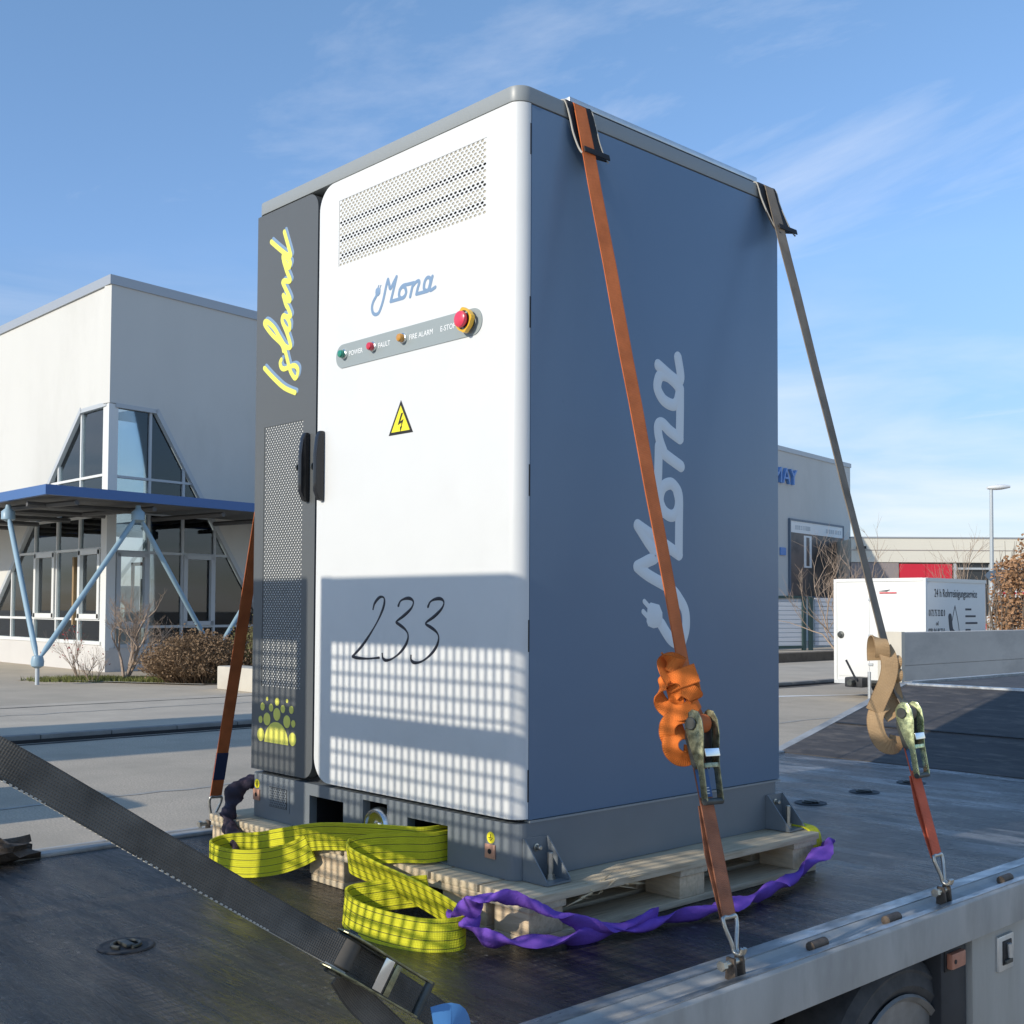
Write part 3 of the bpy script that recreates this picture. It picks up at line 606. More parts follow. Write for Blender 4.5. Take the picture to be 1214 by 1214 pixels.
# ---------------------------------------------------------------- enclosed box trailer
tr = thing('box_trailer', (-10.1, 21.3, 0), 'white enclosed box trailer with pipe service lettering, parked behind the concrete wall', 'trailer')
TX0, TX1, TY0, TY1, TZ0, TZ1 = -11.2, -9.13, 19.94, 22.62, .36, 2.50
MB().box(TX0, TX1, TY0, TY1, TZ0, TZ1).build('box_body', 'trailer_white', tr, bevel=.03)
MB().box(TX0 - .012, TX0 + .06, TY0 - .02, TY0 + .05, TZ0, TZ1 + .01).build('corner_trim', 'trailer_white', tr, bevel=.008); MB().box(TX1 - .05, TX1 + .012, TY0 - .02, TY0 + .05, TZ0, TZ1 + .01).build('corner_trim', 'trailer_white', tr, bevel=.008)
MB().box(TX0 + .061, TX1 - .051, TY0 - .02, TY0 + .05, TZ1 - .05, TZ1 + .015).build('roof_trim', 'trailer_white', tr)
MB().box(TX1 - .04, TX1 + .015, TY0 + .051, TY1, TZ1 - .06, TZ1 + .015).build('roof_trim', 'trailer_trim', tr)
MB().box(TX0 - .01, TX1 + .01, TY0 - .015, TY0 + .05, TZ0 - .06, TZ0 + .03).build('floor_trim', 'trailer_trim', tr)
d_ = MB().box(TX0 + .10, TX0 + .82, TY0 - .016, TY0 + .01, TZ0 + .10, TZ1 - .12).build('door', 'trailer_white', tr, bevel=.006)
MB().lathe((TX0 + .16, TY0 - .016, 1.33), (0, -1, 0), [(.075, 0), (.075, .02), (.03, .03), (.03, .05)], 16).build('lock', 'ratchet_dark', d_)
for z in (.7, 1.3, 2.05): MB().box(TX0 + .80, TX0 + .90, TY0 - .03, TY0 - .012, z, z + .05).build('hinge', 'aluminium', tr)
text_mb('24 h Rohrreinigungsservice', .24, (TX1 + .003, TY0 + .36, 2.13), Y, Zv, .003, 'LEFT', .72).build('lettering', 'print_dark', tr)
text_mb('0172 75 22 82 0', .19, (TX1 + .003, TY0 + .12, 1.74), Y, Zv, .003, 'LEFT', .55).build('lettering', 'print_dark', tr)
text_mb('od', .13, (TX1 + .003, TY0 + .42, 1.55), Y, Zv, .003, 'LEFT', .8).build('lettering', 'print_dark', tr)
text_mb('0281 94 40 22 0', .19, (TX1 + .003, TY0 + .10, 1.36), Y, Zv, .003, 'LEFT', .55).build('lettering', 'print_dark', tr)
for i in range(6):
    MB().box(TX1 + .001, TX1 + .006, TY0 + 1.72, TY0 + 1.72 + (.26, .46, .54, .22, .32, .40)[i], 1.86 - i * .145, 1.90 - i * .145).build('lettering', 'print_dark', tr)
lg = MB()
yy = lambda a: TY0 + .95 + a
stroke(lg, [(yy(.30), 1.95), (yy(.16), 1.62), (yy(.05), 1.3), (yy(.03), 1.05)], .022, (TX1 + .002, 0, 0), Y, Zv, X, .002)
stroke(lg, [(yy(.30), 1.95), (yy(.42), 1.65), (yy(.48), 1.4), (yy(.45), 1.15)], .022, (TX1 + .002, 0, 0), Y, Zv, X, .002)
stroke(lg, [(yy(.08), 1.72), (yy(.14), 1.45), (yy(.30), 1.32), (yy(.40), 1.05)], .15, (TX1 + .002, 0, 0), Y, Zv, X, .004)
lg.build('drop_emblem', 'print_dark', tr)
MB().box(TX0 + 1.06, TX0 + 1.44, TY0 - .018, TY0 + .004, 2.20, 2.225).build('maker_mark', 'print_red', tr); MB().prism([(TX0 + 1.04, TY0 - .018, 2.25), (TX0 + 1.22, TY0 - .018, 2.24), (TX0 + 1.30, TY0 - .018, 2.28)], (0, .02, 0)).build('maker_mark', 'print_dark', tr)
for s_ in (TX0 + .25, TX1 - .25):
    w_ = MB().lathe((s_ - .09, 21.4, .33), X, [(.12, 0), (.31, 0), (.33, .04), (.33, .14), (.31, .18), (.12, .18)], 24).build('wheel', 'tyre_rubber', tr, smooth=35)
    MB().lathe((s_ + .088, 21.4, .33), X, [(.19, 0), (.18, .012), (.08, .004), (.05, .03)], 20).build('rim', 'aluminium', w_, smooth=40)
MB().tube([(-10.15, 19.95, .34), (-10.15, 18.9, .40), (-10.15, 18.75, .40)], .06, 8).build('drawbar', 'ratchet_dark', tr); MB().box(-10.35, -9.95, 18.9, 19.2, .3, .5).build('hitch', 'chassis_dark', tr, bevel=.03)
MB().tube([(-10.05, 18.85, .45), (-10.25, 18.8, .85)], .022, 6).build('brake_lever', 'chassis_dark', tr)
MB().tube([(-9.85, 19.0, 0), (-9.85, 19.0, .62)], .035, 8).build('jockey_wheel', 'aluminium', tr)

# ---------------------------------------------------------------- concrete wall
cw = thing('concrete_wall', (-6.76, 28, 0), 'grey board-marked concrete retaining wall with a pale end, right of the trailer', 'wall')
for i in range(3):
    MB().box(-6.98, -6.62, 14.4, 46, i * .505 + .001, i * .505 + .497).build('wall_course', 'concrete', cw)
MB().box(-6.96, -6.64, 14.42, 46, 0, 1.51).build('wall_core', 'concrete', cw)
MB().box(-7.0, -6.60, 14.3, 14.4, 0, 1.525).build('wall_end', 'concrete_pale', cw)

# ---------------------------------------------------------------- lamp post
lp = thing('street_lamp', (-20.12, 46.94, 0), 'slim grey street lamp with direction signs beside the brown hedge', 'street lamp')
MB().tube([(-20.12, 46.94, 0), (-20.12, 46.94, 3.5), (-20.10, 46.92, 3.6), (-20.06, 46.86, 7.08)], [.11, .10, .085, .07], 12).build('pole', 'lamp_pole', lp, smooth=50)
def headpts():
    c = V3((-20.06, 46.86, 6.98)); ax = CRh
    return c, ax
CRh = V3((.6835, .7299, 0)).normalized(); CNh = V3((.7299, -.6835, 0))
mb = MB(); P = []
for i in range(9):
    t = i / 8; a = -.18 + t * .98; w = .16 * math.sin(math.pi * min(1, t * .85 + .12)) + .04; h = .09 * math.sin(math.pi * (t * .8 + .1)) + .03
    P.append((a, w, h))
V_ = []; N = 10
for (a, w, h) in P:
    for k in range(N):
        an = 2 * math.pi * k / N; V_.append(V3((-20.06, 46.86, 7.12)) + CRh * a + CNh * (w * math.cos(an)) + Zv * (h * math.sin(an) + .06 * a))
mb.add(V_, [(i * N + k, i * N + (k + 1) % N, (i + 1) * N + (k + 1) % N, (i + 1) * N + k) for i in range(8) for k in range(N)] + [tuple(range(N)), tuple(8 * N + k for k in range(N))])
mb.build('lamp_head', 'lamp_head', lp, smooth=60)
def lsign(a0, a1, z0, z1, m, arrow=0):
    c = V3((-20.12, 46.94, 0)) + CNh * .12; pts = [(a0, z0), (a1, z0), (a1, z1), (a0, z1)]
    if arrow: pts = [(a0, z0), (a1, z0), (a1, z1), (a0, z1), (a0 - .22, (z0 + z1) / 2)]
    return MB().prism([c + CRh * a + Zv * z for a, z in pts], CNh * .03).build('direction_sign', m, lp)
lsign(.1, .45, 3.72, 3.95, 'frame_grey'); lsign(-.15, .5, 3.15, 3.55, 'sign_slate', 1); s_ = lsign(.12, 2.05, 2.42, 2.78, 'sign_white'); lsign(-.3, .2, 1.4, 1.62, 'sign_white', 1); lsign(-.55, -.30, 1.05, 1.3, 'print_red')
for i in range(9): MB().obox(V3((-20.12, 46.94, 2.60)) + CNh * .152 + CRh * (.3 + i * .2), CRh, Zv, CNh, .07, .05, .002).build('sign_lettering', 'print_red', s_)

# ---------------------------------------------------------------- vegetation
def bare_shrub(name, base, height, spread, nstem, depth, seed, m, label, cat, r0=.03, leaf=None, lean=V3((0, 0, 0)), group=None, nleaf=0, lsize=.03):
    rnd = random.Random(seed); t = thing(name, base, label, cat, group); mb = MB(); tips = []
    def grow(p, d, L_, r, lvl):
        n = 3; pts = [p]; q = p.copy(); dd = d.copy()
        for i in range(n):
            dd = (dd + V3((rnd.uniform(-1, 1), rnd.uniform(-1, 1), rnd.uniform(-.5, .9))) * .18).normalized(); q = q + dd * (L_ / n); pts.append(q.copy())
        mb.tube(pts, [r, r * .85, r * .7, r * .5], 4 if lvl else 6, caps=False); tips.append(q.copy())
        if lvl >= depth: return
        for k in range(rnd.randint(2, 4)):
            f = rnd.choice(pts[1:]); nd = (dd + V3((rnd.uniform(-1, 1), rnd.uniform(-1, 1), rnd.uniform(-.3, .9))) * spread).normalized()
            grow(f, nd, L_ * rnd.uniform(.55, .8), r * .55, lvl + 1)
    for k in range(nstem):
        an = rnd.uniform(0, 6.28); d = (V3((math.cos(an) * .45, math.sin(an) * .45, 1)) + lean).normalized()
        grow(V3(base) + V3((math.cos(an) * .08, math.sin(an) * .08, 0)), d, height * .42 * rnd.uniform(.8, 1.1), r0 * rnd.uniform(.6, 1), 0)
    mb.build('branches', m, t)
    if leaf:
        lb = MB()
        for i in range(nleaf):
            p = rnd.choice(tips) + V3((rnd.gauss(0, .08), rnd.gauss(0, .08), rnd.gauss(0, .08))); a = V3((rnd.uniform(-1, 1), rnd.uniform(-1, 1), rnd.uniform(-1, 1))).normalized(); b = a.orthogonal().normalized()
            s_ = lsize * rnd.uniform(.6, 1.3); lb.add([p - a * s_, p + b * s_ * .6, p + a * s_, p - b * s_ * .6], [(0, 1, 2, 3)])
        tag(lb.build('leaves', leaf, t), kind='stuff')
    return t
bare_shrub('bare_tree', (-25.75, 10.75, 0), 2.3, .95, 4, 5, 3, 'twig_pale', 'small bare tree with crooked branches before the glazed corner', 'tree', .06)
bare_shrub('bare_shrub', (-26.5, 10.0, 0), 1.5, .9, 6, 3, 5, 'twig_pale', 'thin leafless shrub with red berries left of the small bare tree', 'shrub', .015, 'berry_red', nleaf=60, lsize=.03)
bare_shrub('bare_shrub', (-25.6, 9.9, 0), 1.0, .9, 6, 3, 6, 'twig_pale', 'low wispy shrub on the grass strip in front of the bare tree', 'shrub', .012)
def twig_bush(name, c, rx, ry, h, n, seed, m, label, leaf=None, nl=0):
    rnd = random.Random(seed); t = thing(name, c, label, 'shrub'); mb = MB(); lb = MB(); c = V3(c)
    for i in range(n):
        an = rnd.uniform(0, 6.28); rr = math.sqrt(rnd.random()); top = V3((math.cos(an) * rr * rx, math.sin(an) * rr * ry, h * math.sqrt(max(.05, 1 - rr * rr * .85)) * rnd.uniform(.72, 1.08)))
        b = V3((top.x * .55 + rnd.gauss(0, .1), top.y * .55 + rnd.gauss(0, .1), 0)); mid = (b + top) / 2 + V3((rnd.gauss(0, .12), rnd.gauss(0, .12), rnd.uniform(0, .2)))
        mb.tube([c + b, c + mid, c + top], [.008, .006, .003], 3, caps=False)
        for k in range(4):
            f = rnd.uniform(.4, 1); p = b.lerp(top, f); e = p + V3((rnd.gauss(0, .14), rnd.gauss(0, .14), rnd.uniform(.02, .2))); mb.tube([c + p, c + e], [.005, .002], 3, caps=False)
            for q in range(nl):
                w = c + e + V3((rnd.gauss(0, .05), rnd.gauss(0, .05), rnd.gauss(0, .05))); a = V3((rnd.uniform(-1, 1), rnd.uniform(-1, 1), rnd.uniform(-1, 1))).normalized(); bb = a.orthogonal().normalized(); s_ = rnd.uniform(.02, .04)
                lb.add([w - a * s_, w + bb * s_ * .6, w + a * s_, w - bb * s_ * .6], [(0, 1, 2, 3)])
    tag(mb.build('twigs', m, t), kind='stuff')
    if leaf: tag(lb.build('leaves', leaf, t), kind='stuff')
    return t
twig_bush('dense_bush', (-23.9, 11.9, 0), 1.2, 1.5, 1.15, 1500, 11, 'twig_brown', 'dense rounded brown bush beside the pale concrete block', 'twig_brown', 2)
twig_bush('dense_bush', (-23.3, 14.2, 0), 1.3, 1.8, 1.75, 1200, 12, 'twig_brown', 'taller olive green bush behind the brown one, next to the cabinet edge', 'leaf_green_dry', 3)
rnd = random.Random(4); gm = MB()
for i in range(9000):
    f = rnd.random(); x_ = -26.9 + f * 3.3 + rnd.uniform(-.5, .5); y_ = 8.9 + f * 3.0 + rnd.uniform(-.2, 1.3); h = rnd.uniform(.04, .14); a = rnd.uniform(0, 6.28); w = .012
    gm.add([(x_ - math.cos(a) * w, y_ - math.sin(a) * w, 0), (x_ + math.cos(a) * w, y_ + math.sin(a) * w, 0), (x_ + rnd.gauss(0, .03), y_ + rnd.gauss(0, .03), h)], [(0, 1, 2)])
tag(gm.build('grass', 'grass'), 'patchy short grass along the planted strip by the glazed corner', 'grass', kind='stuff')
gs = MB(); gs.add([(-27.6, 8.9, .012), (-22.9, 11.2, .012), (-21.8, 15.5, .012), (-25.5, 14.5, .012), (-27.6, 10.8, .012)], [(0, 1, 2, 3, 4)]); struct(gs.build('planting_soil', 'soil'))
joint('strip_edging', [(-27.4 + .21 * i, 8.75 + .118 * i) for i in range(23)], .16, 'concrete_pale', .03)
cbk = MB().box(-21.5, -19.4, 11.0, 11.6, 0, .52).build('concrete_block', 'concrete_pale', bevel=.03); tag(cbk, 'pale concrete block at the end of the brown bush', 'block')
bare_shrub('bare_tree', (-13.6, 25.2, 0), 4.2, .85, 5, 4, 21, 'twig_pale', 'bare pale-twigged tree leaning in front of the banner', 'tree', .035, lean=V3((-.35, -.2, 0)))
bare_shrub('bare_tree', (-22.5, 50.0, 0), 6.2, .8, 4, 4, 23, 'twig_pale', 'leafless tree in front of the taupe panels of the distant hall', 'tree', .05)
bare_shrub('bare_tree', (-15.8, 47.5, 0), 8.6, .7, 2, 4, 25, 'twig_brown', 'tall sparse tree at the right edge with a few dry leaves', 'tree', .09, 'beech_leaf', nleaf=200, lsize=.12, lean=V3((.12, .1, 0)))
# beech hedge that keeps its dry leaves
hg = thing('beech_hedge', (-15.2, 42.3, 0), 'tall beech hedge with dry brown leaves at the right edge', 'hedge'); rnd = random.Random(8); lb = MB(); tb = MB()
e1, e2 = CRh, CNh; hb = V3((-16.55, 39.1, 0))
for i in range(12000):
    a = rnd.uniform(0, 9); top = 3.0 + min(1.4, a * 1.1) + .35 * math.sin(a * 5) + .2 * math.sin(a * 11); z = rnd.uniform(.2, 1) ** .8 * top; dpt = rnd.uniform(-.9, .9) * (1 - .25 * (z / top) ** 3)
    if a < .25 * (z / 3): continue
    p = hb + e1 * (a + .02) + e2 * dpt + Zv * z; q = V3((rnd.uniform(-1, 1), rnd.uniform(-1, 1), rnd.uniform(-1, 1))).normalized(); b = q.orthogonal().normalized(); s_ = rnd.uniform(.05, .10)
    lb.add([p - q * s_, p + b * s_ * .6, p + q * s_, p - b * s_ * .6], [(0, 1, 2, 3)])
for i in range(260):
    a = rnd.uniform(.1, 9); p = hb + e1 * a + e2 * rnd.uniform(-.5, .5); q = p + V3((rnd.gauss(0, .3), rnd.gauss(0, .3), rnd.uniform(2.2, 4.4))); tb.tube([p, (p + q) / 2 + V3((rnd.gauss(0, .15), 0, 0)), q], [.03, .02, .006], 4, caps=False)
tag(lb.build('leaves', 'beech_leaf', hg), kind='stuff'); tag(tb.build('stems', 'bark', hg), kind='stuff')
# ---------------------------------------------------------------- unseen tower and van, added out of frame to cast the road shadows
pv = thing('road_shadow_van', (-9.2, -4.6, 0), 'unseen white panel van added outside the frame to cast a road shadow', 'van')
mb = MB(); mb.prism([(-10.2, y_, z_) for y_, z_ in ((-7.4, .35), (-2.2, .35), (-2.15, .95), (-3.05, 1.15), (-3.75, 1.95), (-4.2, 2.1), (-7.3, 2.15), (-7.45, 1.9))], (2.0, 0, 0)); mb.build('body', 'van_white', pv, bevel=.12, bseg=3)
mb = MB(); mb.add([(-10.12, -3.10, 1.20), (-8.28, -3.10, 1.20), (-8.38, -3.72, 1.90), (-10.02, -3.72, 1.90)], [(0, 1, 2, 3)]); mb.v = [p + V3((0, .03, .02)) for p in mb.v]; mb.build('windscreen', 'hall_window', pv)
for x_ in (-10.12, -8.42):
    for y_ in (-3.0, -6.4): MB().lathe((x_, y_, .34), X, [(.1, 0), (.32, 0), (.34, .04), (.34, .16), (.32, .2), (.1, .2)], 20).build('wheel', 'tyre_rubber', pv, smooth=35)
pv.location.y += 2.2
ad = thing('road_shadow_tower', (-14.9, -14, 0), 'unseen tall panel on posts added outside the frame to cast the road shadow band', 'shadow caster')
for x_ in (-15.9, -13.6): MB().box(x_, x_ + .3, -14.2, -13.8, 0, 12.4).build('post', 'lamp_pole', ad)
MB().box(-16.4, -12.9, -14.3, -13.7, 6.4, 12.5).build('panel', 'sign_white', ad, bevel=.05)

# ================================================================== LOW LOADER
ll = thing('low_loader_trailer', (-.62, 2, 0), 'low loader trailer with wet dark deck and galvanised side rails carrying the cabinet', 'trailer')
dk = MB()
dk.box(-1.80, .555, -1.84, 4.0, DK - .05, DK); deck = dk.build('deck', 'deck_wet', ll)
# gooseneck ramp and upper deck
mb = MB(); mb.prism([(-1.84, 4.003, DK + .004), (-1.84, 5.62, 1.325), (-1.84, 5.62, 1.2), (-1.84, 4.003, DK - .1)], (2.50, 0, 0)); mb.build('gooseneck_ramp', 'gooseneck_deck', ll)
MB().box(-1.84, .66, 5.63, 9.4, 1.2, 1.322).build('upper_deck', 'gooseneck_deck', ll)
MB().prism([(-1.91, 4.0, DK + .0), (-1.91, 5.62, 1.335), (-1.91, 5.62, 1.15), (-1.91, 4.0, DK - .14)], (.068, 0, 0)).build('ramp_edge', 'galvanised', ll)
MB().prism([(.662, 4.0, DK + .0), (.662, 5.62, 1.335), (.662, 5.62, 1.15), (.662, 4.0, DK - .14)], (.05, 0, 0)).build('ramp_edge', 'galvanised', ll)
MB().box(-1.9, .70, 5.60, 5.68, 1.20, 1.335).build('ramp_top_strip', 'galv_worn', ll, bevel=.006)
MB().box(-1.91, -1.85, 5.69, 9.4, 1.12, 1.34).build('upper_rail', 'galvanised', ll)
for i in range(1):
    MB().prism([(-1.83, 4.62, DK + .143), (-1.83, 4.64, DK + .147), (-1.83, 4.64, DK + .151), (-1.83, 4.62, DK + .147)], (2.47, 0, 0)).build('plate_joint', 'gasket', ll)
# right side rail (profile in x,z swept along y)
def rail(sgn, x_in):
    pr = [(0, -.03), (0, .006), (.004, .012), (.055, .012), (.066, .0), (.105, -.004), (.112, .006), (.136, .006), (.143, -.002), (.143, -.118), (.12, -.122), (.12, -.05)]
    P = [(x_in + sgn * a, -1.9, DK + b) for a, b in pr]; return MB().prism(P, (0, 5.9, 0))
rail(1, .558).build('side_rail', 'galv_side', ll, bevel=.003); rail(-1, -1.803).build('side_rail', 'galvanised', ll, bevel=.003)
MB().box(.562, .610, -1.9, 4.0, DK + .0122, DK + .0146).build('rail_strip', 'galv_worn', ll)
MB().box(.6705, .6935, -1.9, 4.0, DK + .0062, DK + .0082).build('rail_lip', 'galv_worn', ll)
def rod(y_, dy=.10):
    MB().tube([(.652, y_ - dy, DK + .008), (.650, y_ + dy, DK + .008)], .014, 10).build('lashing_pin', 'rusty', ll, smooth=50)
for y_ in (.48, .865, 1.60, 2.35, 3.1): rod(y_, .036)
# recessed lashing pots
for (x_, y_) in ((-.575, -.86), (-.64, 2.47), (-.645, 2.95), (-.645, 3.41), (-1.5, 2.0)):
    p_ = MB().lathe((x_, y_, DK), Zv, [(.074, .001), (.071, .004), (.066, .0045), (.060, .002), (.058, .0015)], 28).build('lashing_pot', 'chassis_dark', ll, smooth=40)
    MB().lathe((x_, y_, DK), Zv, [(.057, .0012), (.055, .0018), (.0, .002)], 24).build('pot_floor', 'chassis_dark', p_)
    mb = MB(); mb.tube([(x_ + .036 * math.cos(a_), y_ + .036 * math.sin(a_), DK + .006) for a_ in [k * .45 for k in range(13)]], .005, 6); mb.build('ring', 'ratchet_dark', p_, smooth=50)
    MB().box(x_ - .03, x_ + .03, y_ - .011, y_ + .011, DK + .003, DK + .012).build('pot_bar', 'ratchet_dark', p_, bevel=.003)
# folded loading ramps at the tail (stand upright, out of frame, throw the mesh shadow)
RY = -1.9
def tail_ramp(x0, x1, name='loading_ramp'):
    r_ = MB()
    for xa in (x0, x1 - .065): r_.box(xa, xa + .065, RY - .05, RY, DK + .0, 2.808)
    r_.box(x0 + .066, x1 - .066, RY - .05, RY - .002, 2.613, 2.806)
    z = 2.363
    while z > DK: r_.box(x0 + .066, x1 - .066, RY - .048, RY - .004, z - .07, z); z -= .343
    fr_ = r_.build(name, 'galvanised', ll)
    m_ = MB(); n = int((x1 - x0 - .13) / .0352); zz_ = DK + .02
    for i in range(1, n + 1):
        xa = x0 + .066 + i * .0352; m_.box(xa - .005, xa + .005, RY - .03, RY - .022, DK + .02, 2.613)
    k = 0
    while zz_ + k * .052 < 2.608:
        z_ = zz_ + k * .052; m_.box(x0 + .066, x1 - .066, RY - .0215, RY - .0145, z_ - .004, z_ + .004); k += 1
    m_.build('ramp_mesh', 'galvanised', fr_)
tail_ramp(-1.96, -1.20); tail_ramp(-1.112, .70)
# running gear and toolbox on the near side
MB().box(-1.5, .40, -1.9, 9.3, .62, .86).build('chassis_beam', 'chassis_dark', ll)
MB().box(.40, .63, -1.9, 1.30, .849, .853).build('mudguard', 'chassis_dark', ll)
for y_ in (.97,):
    w_ = MB().lathe((.40, y_, .42), X, [(.22, 0), (.37, 0), (.405, .03), (.415, .06), (.415, .17), (.405, .195), (.385, .210), (.375, .216), (.365, .213), (.33, .222), (.295, .20), (.290, .17)], 56).build('wheel', 'tyre_rubber', ll, smooth=30)
    MB().lathe((.40, y_, .42), X, [(.292, .205), (.305, .216), (.298, .224), (.284, .212), (.276, .10), (.255, .035), (.14, .025), (.115, .06), (.10, .13), (.0, .135)], 48).build('rim', 'rim_steel', w_, smooth=35)
    for k in range(10):
        a_ = k * .628; MB().lathe((.428, y_ + .19 * math.cos(a_), .42 + .19 * math.sin(a_)), X, [(.014, 0), (.014, .022), (.006, .026)], 6).build('wheel_nut', 'rusty', w_)
MB().box(.38, .645, 1.17, 1.335, .30, .846).build('mudguard_panel', 'chassis_dark', ll, bevel=.01)
tb_ = MB().box(.30, .66, 1.345, 3.6, .32, .840).build('toolbox', 'toolbox_alu', ll, bevel=.01)
lt = MB().box(.658, .672, 1.505, 1.617, .693, .807).build('toolbox_latch', 'aluminium', tb_, bevel=.012)
bpy.data.objects[lt.name].parent = tb_
MB().box(.666, .675, 1.528, 1.594, .712, .790).build('latch_recess', 'gasket', tb_, bevel=.004)
MB().box(.674, .682, 1.536, 1.586, .716, .730).build('latch_paddle', 'ratchet_dark', tb_, bevel=.003); MB().tube([(.68, 1.56, .78), (.68, 1.565, .735)], .009, 8).build('latch_lever', 'aluminium', tb_, smooth=50)
mk = MB().box(.645, .668, 1.196, 1.288, .763, .812).build('marker_lamp', 'reflector_orange', ll, bevel=.008); MB().box(.640, .650, 1.186, 1.298, .755, .820).build('lamp_housing', 'gasket', ll, bevel=.004)
MB().lathe((.668, 1.215, .787), X, [(.007, 0), (.007, .002)], 10).build('lamp_screw', 'gasket', mk)
for y_ in (2.2, 3.05, 6.5, 7.8):
    pass

# ================================================================== PALLET
pl = thing('wooden_pallet', (-.69, .6, DK), 'splintered softwood pallet carrying the cabinet on the wet deck', 'pallet')
PX0, PX1, PY0, PY1 = -1.545, .154, -.092, 1.282
nb = 8; gap = .012; bw = (PX1 - PX0 - gap * (nb - 1)) / nb
for i in range(nb):
    x0 = PX0 + i * (bw + gap)
    MB().box(x0, x0 + bw, PY0 + random.uniform(-.004, .004), PY1 + random.uniform(-.004, .004), 1.077, 1.0985).build('deck_board', 'pallet_wood', pl, bevel=.002)
for (y0, y1) in ((PY0 + .004, .05), (.54, .67), (1.14, PY1 - .006)):
    MB().box(PX0 + .006, PX1 - .008, y0, y1, 1.056, 1.0765).build('stringer_board', 'pallet_wood_x', pl, bevel=.002)
    for (x0, x1) in ((PX0 + .01, PX0 + .15), (-.895, -.70), (-.215, -.03), (PX1 - .15, PX1 - .015)):
        MB().box(x0, x1, y0 + .004, y1 - .006, .989, 1.0555).build('block', 'pallet_block', pl, bevel=.003)
for (x0, x1) in ((PX0 + .01, PX0 + .15), (-.88, -.70), (-.21, -.03), (PX1 - .15, PX1 - .012)):
    MB().box(x0, x1, PY0 + .006, PY1 - .004, DK + .001, .9885).build('bottom_board', 'pallet_wood', pl, bevel=.002)
# splintered edge near the front corner
mb = MB(); rnd = random.Random(31)
for i in range(40):
    y0 = rnd.uniform(.10, .36); z0 = rnd.uniform(1.062, 1.098); L_ = rnd.uniform(.03, .085); w = rnd.uniform(.002, .006); an = rnd.gauss(0, .25)
    p = V3((PX1 - rnd.uniform(-.004, .03), y0, z0)); d = V3((math.sin(an) * .5 + rnd.uniform(0, .25), math.cos(an) * rnd.choice((1, -1)), rnd.uniform(-.22, .35))).normalized(); s_ = d.cross(Zv).normalized()
    mb.add([p - s_ * w, p + s_ * w, p + Zv * w, p + d * L_], [(0, 1, 3), (1, 2, 3), (2, 0, 3), (0, 2, 1)])
mb.build('splinters', 'split_wood', pl)['kind'] = 'stuff'

# ================================================================== CABINET
cab = thing('battery_cabinet', (-.7, .64, CB), 'tall white and blue battery storage cabinet strapped upright on the pallet', 'cabinet')
CW, CD_, ZT = 1.415, 1.275, 3.35
ZL, ZP = 3.304, 1.256
MB().box(-1.40, -.02, .045, 1.262, ZP, ZL - .001).build('frame_body', 'inner_dark', cab)
# lid with rounded plan corners
def plan(x0, x1, y0, y1, r, n=8): return rrect(x0, x1, y0, y1, (r, r, r, r), n)
MB().prism([(a, b, ZL) for a, b in plan(-CW - .002, .002, -.003, CD_, .045, 10)], (0, 0, ZT - ZL)).build('lid', 'lid_paint', cab, bevel=.004)
# blue side, back, left side
MB().box(-.022, 0, .0475, CD_ - .004, 1.264, ZL - .003).build('side_panel', 'blue_paint', cab, bevel=.0025)
MB().box(-1.405, -.0225, 1.2625, CD_ - .005, 1.264, ZL - .003).build('back_panel', 'blue_paint', cab)
MB().box(-CW, -1.4005, .0475, CD_ - .004, 1.264, ZL - .003).build('side_panel', 'dark_paint', cab)
MB().box(-.02, .004, .05, CD_ - .002, 1.2565, 1.2625).build('sill_trim', 'lid_paint', cab)
# ---- white door: panel pieces around the vent, rounded free corners, rolled right edge
DX0, DX1, DZ0, DZ1 = -1.003, 0.0, 1.268, 3.303; VX0, VX1, VZ0, VZ1 = -.887, -.139, 3.008, 3.233; FR = .044
d = MB()
def face(poly, y=0.0): d.add([(a, y, b) for a, b in poly], [tuple(range(len(poly)))])
left = rrect(DX0, VX0, DZ0, DZ1, (.085, 0, 0, .085), 12); face(left)
face([(VX0, DZ0), (VX1, DZ0), (VX1, VZ0), (VX0, VZ0)]); face([(VX0, VZ1), (VX1, VZ1), (VX1, DZ1), (VX0, DZ1)]); face([(VX1, DZ0), (-FR, DZ0), (-FR, DZ1), (VX1, DZ1)])
arc = [(-FR + FR * math.sin(R(90 * k / 12)), FR - FR * math.cos(R(90 * k / 12))) for k in range(13)]
arc.append((0, .0455))
for k in range(len(arc) - 1):
    (xa, ya), (xb, yb) = arc[k], arc[k + 1]; d.add([(xa, ya, DZ0), (xb, yb, DZ0), (xb, yb, DZ1), (xa, ya, DZ1)], [(0, 1, 2, 3)])
n_ = len(left)
for i in range(n_):
    p, q = left[i], left[(i + 1) % n_]
    if p[0] == VX0 and q[0] == VX0: continue
    d.add([(p[0], 0, p[1]), (q[0], 0, q[1]), (q[0], .035, q[1]), (p[0], .035, p[1])], [(0, 1, 2, 3)])
for z in (DZ0, DZ1): d.add([(VX0, 0, z), (-FR, 0, z), (-FR, .035, z), (VX0, .035, z)], [(0, 1, 2, 3)])
for z in (DZ0, DZ1): d.add([(a, b, z) for a, b in arc] + [(-FR, .035, z)], [tuple(range(len(arc) + 1))])
wd = d.build('white_door', 'white_paint', cab)
bm = bmesh.new(); bm.from_mesh(wd.data); bmesh.ops.remove_doubles(bm, verts=bm.verts, dist=1e-5); bmesh.ops.recalc_face_normals(bm, faces=bm.faces); bm.to_mesh(wd.data); bm.free()
wd.data.polygons.foreach_set('use_smooth', [True] * len(wd.data.polygons)); wd.data.set_sharp_from_angle(angle=R(20))
